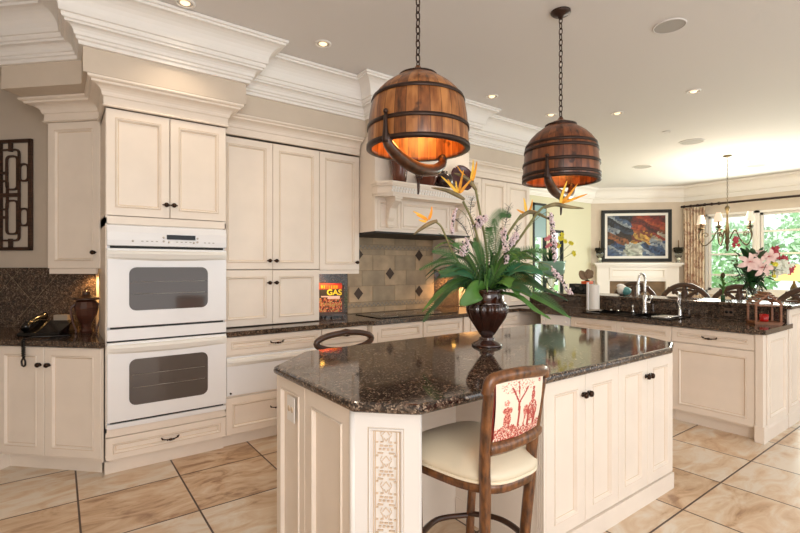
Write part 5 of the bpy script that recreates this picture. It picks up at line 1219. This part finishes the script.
MB().lathe([(.0, -.76), (.03, -.79), (.036, -.82), (.018, -.86), (.012, -.92), (.018, -1.05), (.028, -1.12), (.034, -1.18), (.022, -1.24), (.036, -1.33), (.016, -1.38), (.024, -1.42), (.01, -1.47), (0, -1.48)], seg=16).build('column', 'gold', ch)
for k in range(5):
    a = math.radians(-36.5-0+72*k); d = Vector((math.cos(a), math.sin(a), 0)); mb = MB()
    S = smooth_pts([d*.04+Vector((0, 0, -1.28)), d*.12+Vector((0, 0, -1.15)), d*.2+Vector((0, 0, -1.30)), d*.30+Vector((0, 0, -1.38)), d*.37+Vector((0, 0, -1.25)), d*.34+Vector((0, 0, -1.12))], 6); mb.tube(S, .008, 6)
    sp = [d*(.28+.05*math.cos(q*.6)*(1-q/14))+Vector((0, 0, -1.22+.05*math.sin(q*.6)*(1-q/14))) for q in range(13)]; mb.tube(sp, .006, 5); arm = mb.build('arm', 'gold', ch)
    mb = MB(); c = d*.34; mb.lathe([(.0, -1.14), (.045, -1.12), (.05, -1.11), (.012, -1.10), (.012, -1.03)], (c.x, c.y, 0), 14); mb.build('candle_cup', 'gold', arm)
    MB().lathe([(.065, -1.04), (.05, -.97), (.03, -.90)], (c.x, c.y, 0), 20, cap=False).build('lamp_shade', 'shade_glow', arm)
l = bpy.data.lights.new('chandelier_light', 'POINT'); l.energy = 60; l.color = (1, .84, .62); l.shadow_soft_size = .3
lo = bpy.data.objects.new('chandelier_light', l); C.objects.link(lo); lo.parent = ch; lo.location = (0, 0, -.93)
# dining / console table and lamp
cs = thing('console_table', 'dark wooden console table under the dining windows', 'table', (10.15, 1.9, 0))
MB().box(-.25, .25, -1.0, 1.0, .80, .85).build('tabletop', 'dark_wood', cs, bevel=.01)
for sx in (-1, 1):
    for sy in (-1, 1): MB().box(sx*.2-.03, sx*.2+.03, sy*.92-.03, sy*.92+.03, 0, .80).build('leg', 'dark_wood', cs)
lp = thing('table_lamp', 'table lamp with glowing yellow shade by the dining window', 'lamp', (10.05, 2.33, .851))
MB().lathe([(.09, 0), (.09, .02), (.03, .04), (.05, .12), (.06, .2), (.02, .28), (.012, .34)], seg=24).build('lamp_base', 'gold', lp)
MB().lathe([(.27, .33), (.17, .60)], seg=32, cap=False).build('lamp_shade', 'lamp_glow', lp)
dt = thing('dining_table', 'round dining table under the chandelier', 'table', (8.29, 2.72, 0))
MB().lathe([(.0, .72), (.75, .72), (.77, .74), (.75, .76), (0, .76)], seg=48).build('tabletop', 'dark_wood', dt); MB().lathe([(.3, 0), (.28, .04), (.08, .1), (.07, .5), (.12, .7), (.12, .72)], seg=28).build('pedestal', 'dark_wood', dt)
# ------------------------------------------------------------------ ceiling fittings
def downlight(label, x, y, r=.05, power=14):
    t = thing('recessed_downlight', label, 'ceiling light', (x, y, H-.0005), group='recessed ceiling lights')
    MB().lathe([(r*1.25, 0), (r*1.25, -.006), (r, -.010), (r*.98, -.004), (r*.98, 0)], seg=28, cap=False).build('trim_ring', 'trim', t)
    MB().lathe([(r*.95, -.002), (.0, -.0025)], seg=24, cap=False).build('reflector', 'steel', t); MB().lathe([(r*.62, -.004), (r*.4, -.012), (0, -.014)], seg=18, cap=False).build('bulb', 'downlight', t)
    l = bpy.data.lights.new('downlight_beam', 'SPOT'); l.energy = power; l.color = (1, .80, .58); l.spot_size = 2.0; l.spot_blend = .8; l.shadow_soft_size = .05
    o = bpy.data.objects.new('downlight_beam', l); C.objects.link(o); o.parent = t; o.location = (0, 0, -.03)
for x, y, lb_ in ((1.634, 3.20, 'recessed light in front of the pantry cabinets, left of the nearer pendant'), (3.50, 3.18, 'recessed light between the two barrel pendants'), (4.46, 3.17, 'recessed light just behind the farther pendant chain'),
                  (5.01, 2.70, 'recessed light right of the farther pendant'), (4.98, 1.92, 'recessed light nearest the big round speaker'), (.662, 3.235, 'recessed light in front of the oven tower at the top edge')): downlight(lb_, x, y)
def disc(name, label, cat, x, y, r, m='grille'):
    t = thing(name, label, cat, (x, y, H-.0005)); MB().lathe([(r, 0), (r, -.006), (r*.93, -.009), (r*.93, -.005)], seg=40, cap=False).build('rim', 'ceil', t); MB().lathe([(r*.93, -.006), (0, -.0065)], seg=36, cap=False).build('grille', m, t)
disc('ceiling_speaker', 'large round ceiling speaker at top right, nearest the camera', 'speaker', 3.49, 1.50, .105)
disc('ceiling_speaker', 'round ceiling speaker midway to the dining room', 'speaker', 6.97, 2.71, .15)
disc('ceiling_speaker', 'round ceiling speaker nearest the painting', 'speaker', 8.04, 3.89, .15)
disc('ceiling_speaker', 'round ceiling speaker above the dining windows', 'speaker', 9.5, 2.71, .15)
disc('smoke_detector', 'tiny white ceiling sensor between two speakers', 'sensor', 6.2, 2.70, .05, 'ceil')
# ------------------------------------------------------------------ garden outside
struct('ground', MB().box(11.1, 40, -20, 30, -.5, -.4).box(-5, 11.1, 6.6, 30, -.5, -.4), 'garden')
def tree(label, x, y, h, r, group='trees in the garden'):
    t = thing('garden_tree', label, 'tree', (x, y, -.4), group=group)
    MB().lathe([(.16, 0), (.12, h*.5), (.05, h*.8)], seg=10).build('trunk', 'stone', t); mb = MB(); rnd = random.Random(int(x*10+y*7))
    for k in range(2600):
        a, b_ = rnd.uniform(0, 2*PI), math.acos(rnd.uniform(-1, 1)); q = rnd.uniform(.55, 1)
        c = Vector((r*q*math.sin(b_)*math.cos(a), r*q*math.sin(b_)*math.sin(a), h*.62+h*.40*q*math.cos(b_))); u = Vector((rnd.gauss(0, 1), rnd.gauss(0, 1), rnd.gauss(0, 1))).normalized()*.09; v = u.cross(Vector((rnd.gauss(0, 1), rnd.gauss(0, 1), 1))).normalized()*.06
        mb.add([tuple(c-u), tuple(c-v), tuple(c+u), tuple(c+v)], [(0, 1, 2, 3)])
    mb.build('foliage', 'tree_leaf', t)
for i, (x, y, h, r) in enumerate(((17, 5.4, 3.2, 1.3), (18.5, 3.2, 4.6, 1.7), (16.5, 1.6, 2.6, 1.1), (20, .2, 4.4, 1.8), (20, 9.4, 3.6, 1.5), (9.6, 9.6, 4.0, 1.4), (13.2, 11.5, 3.6, 1.4))):
    tree(['green garden tree seen through the window left of the chandelier', 'tall garden tree seen between the chandelier and the window post', 'low garden bush seen behind the lily bouquet', 'tall garden tree at the right edge of the dining window', 'garden tree behind the curtain edge', 'dark tree seen through the narrow far windows', 'tree beyond the shorter far window'][i], x, y, h, r)
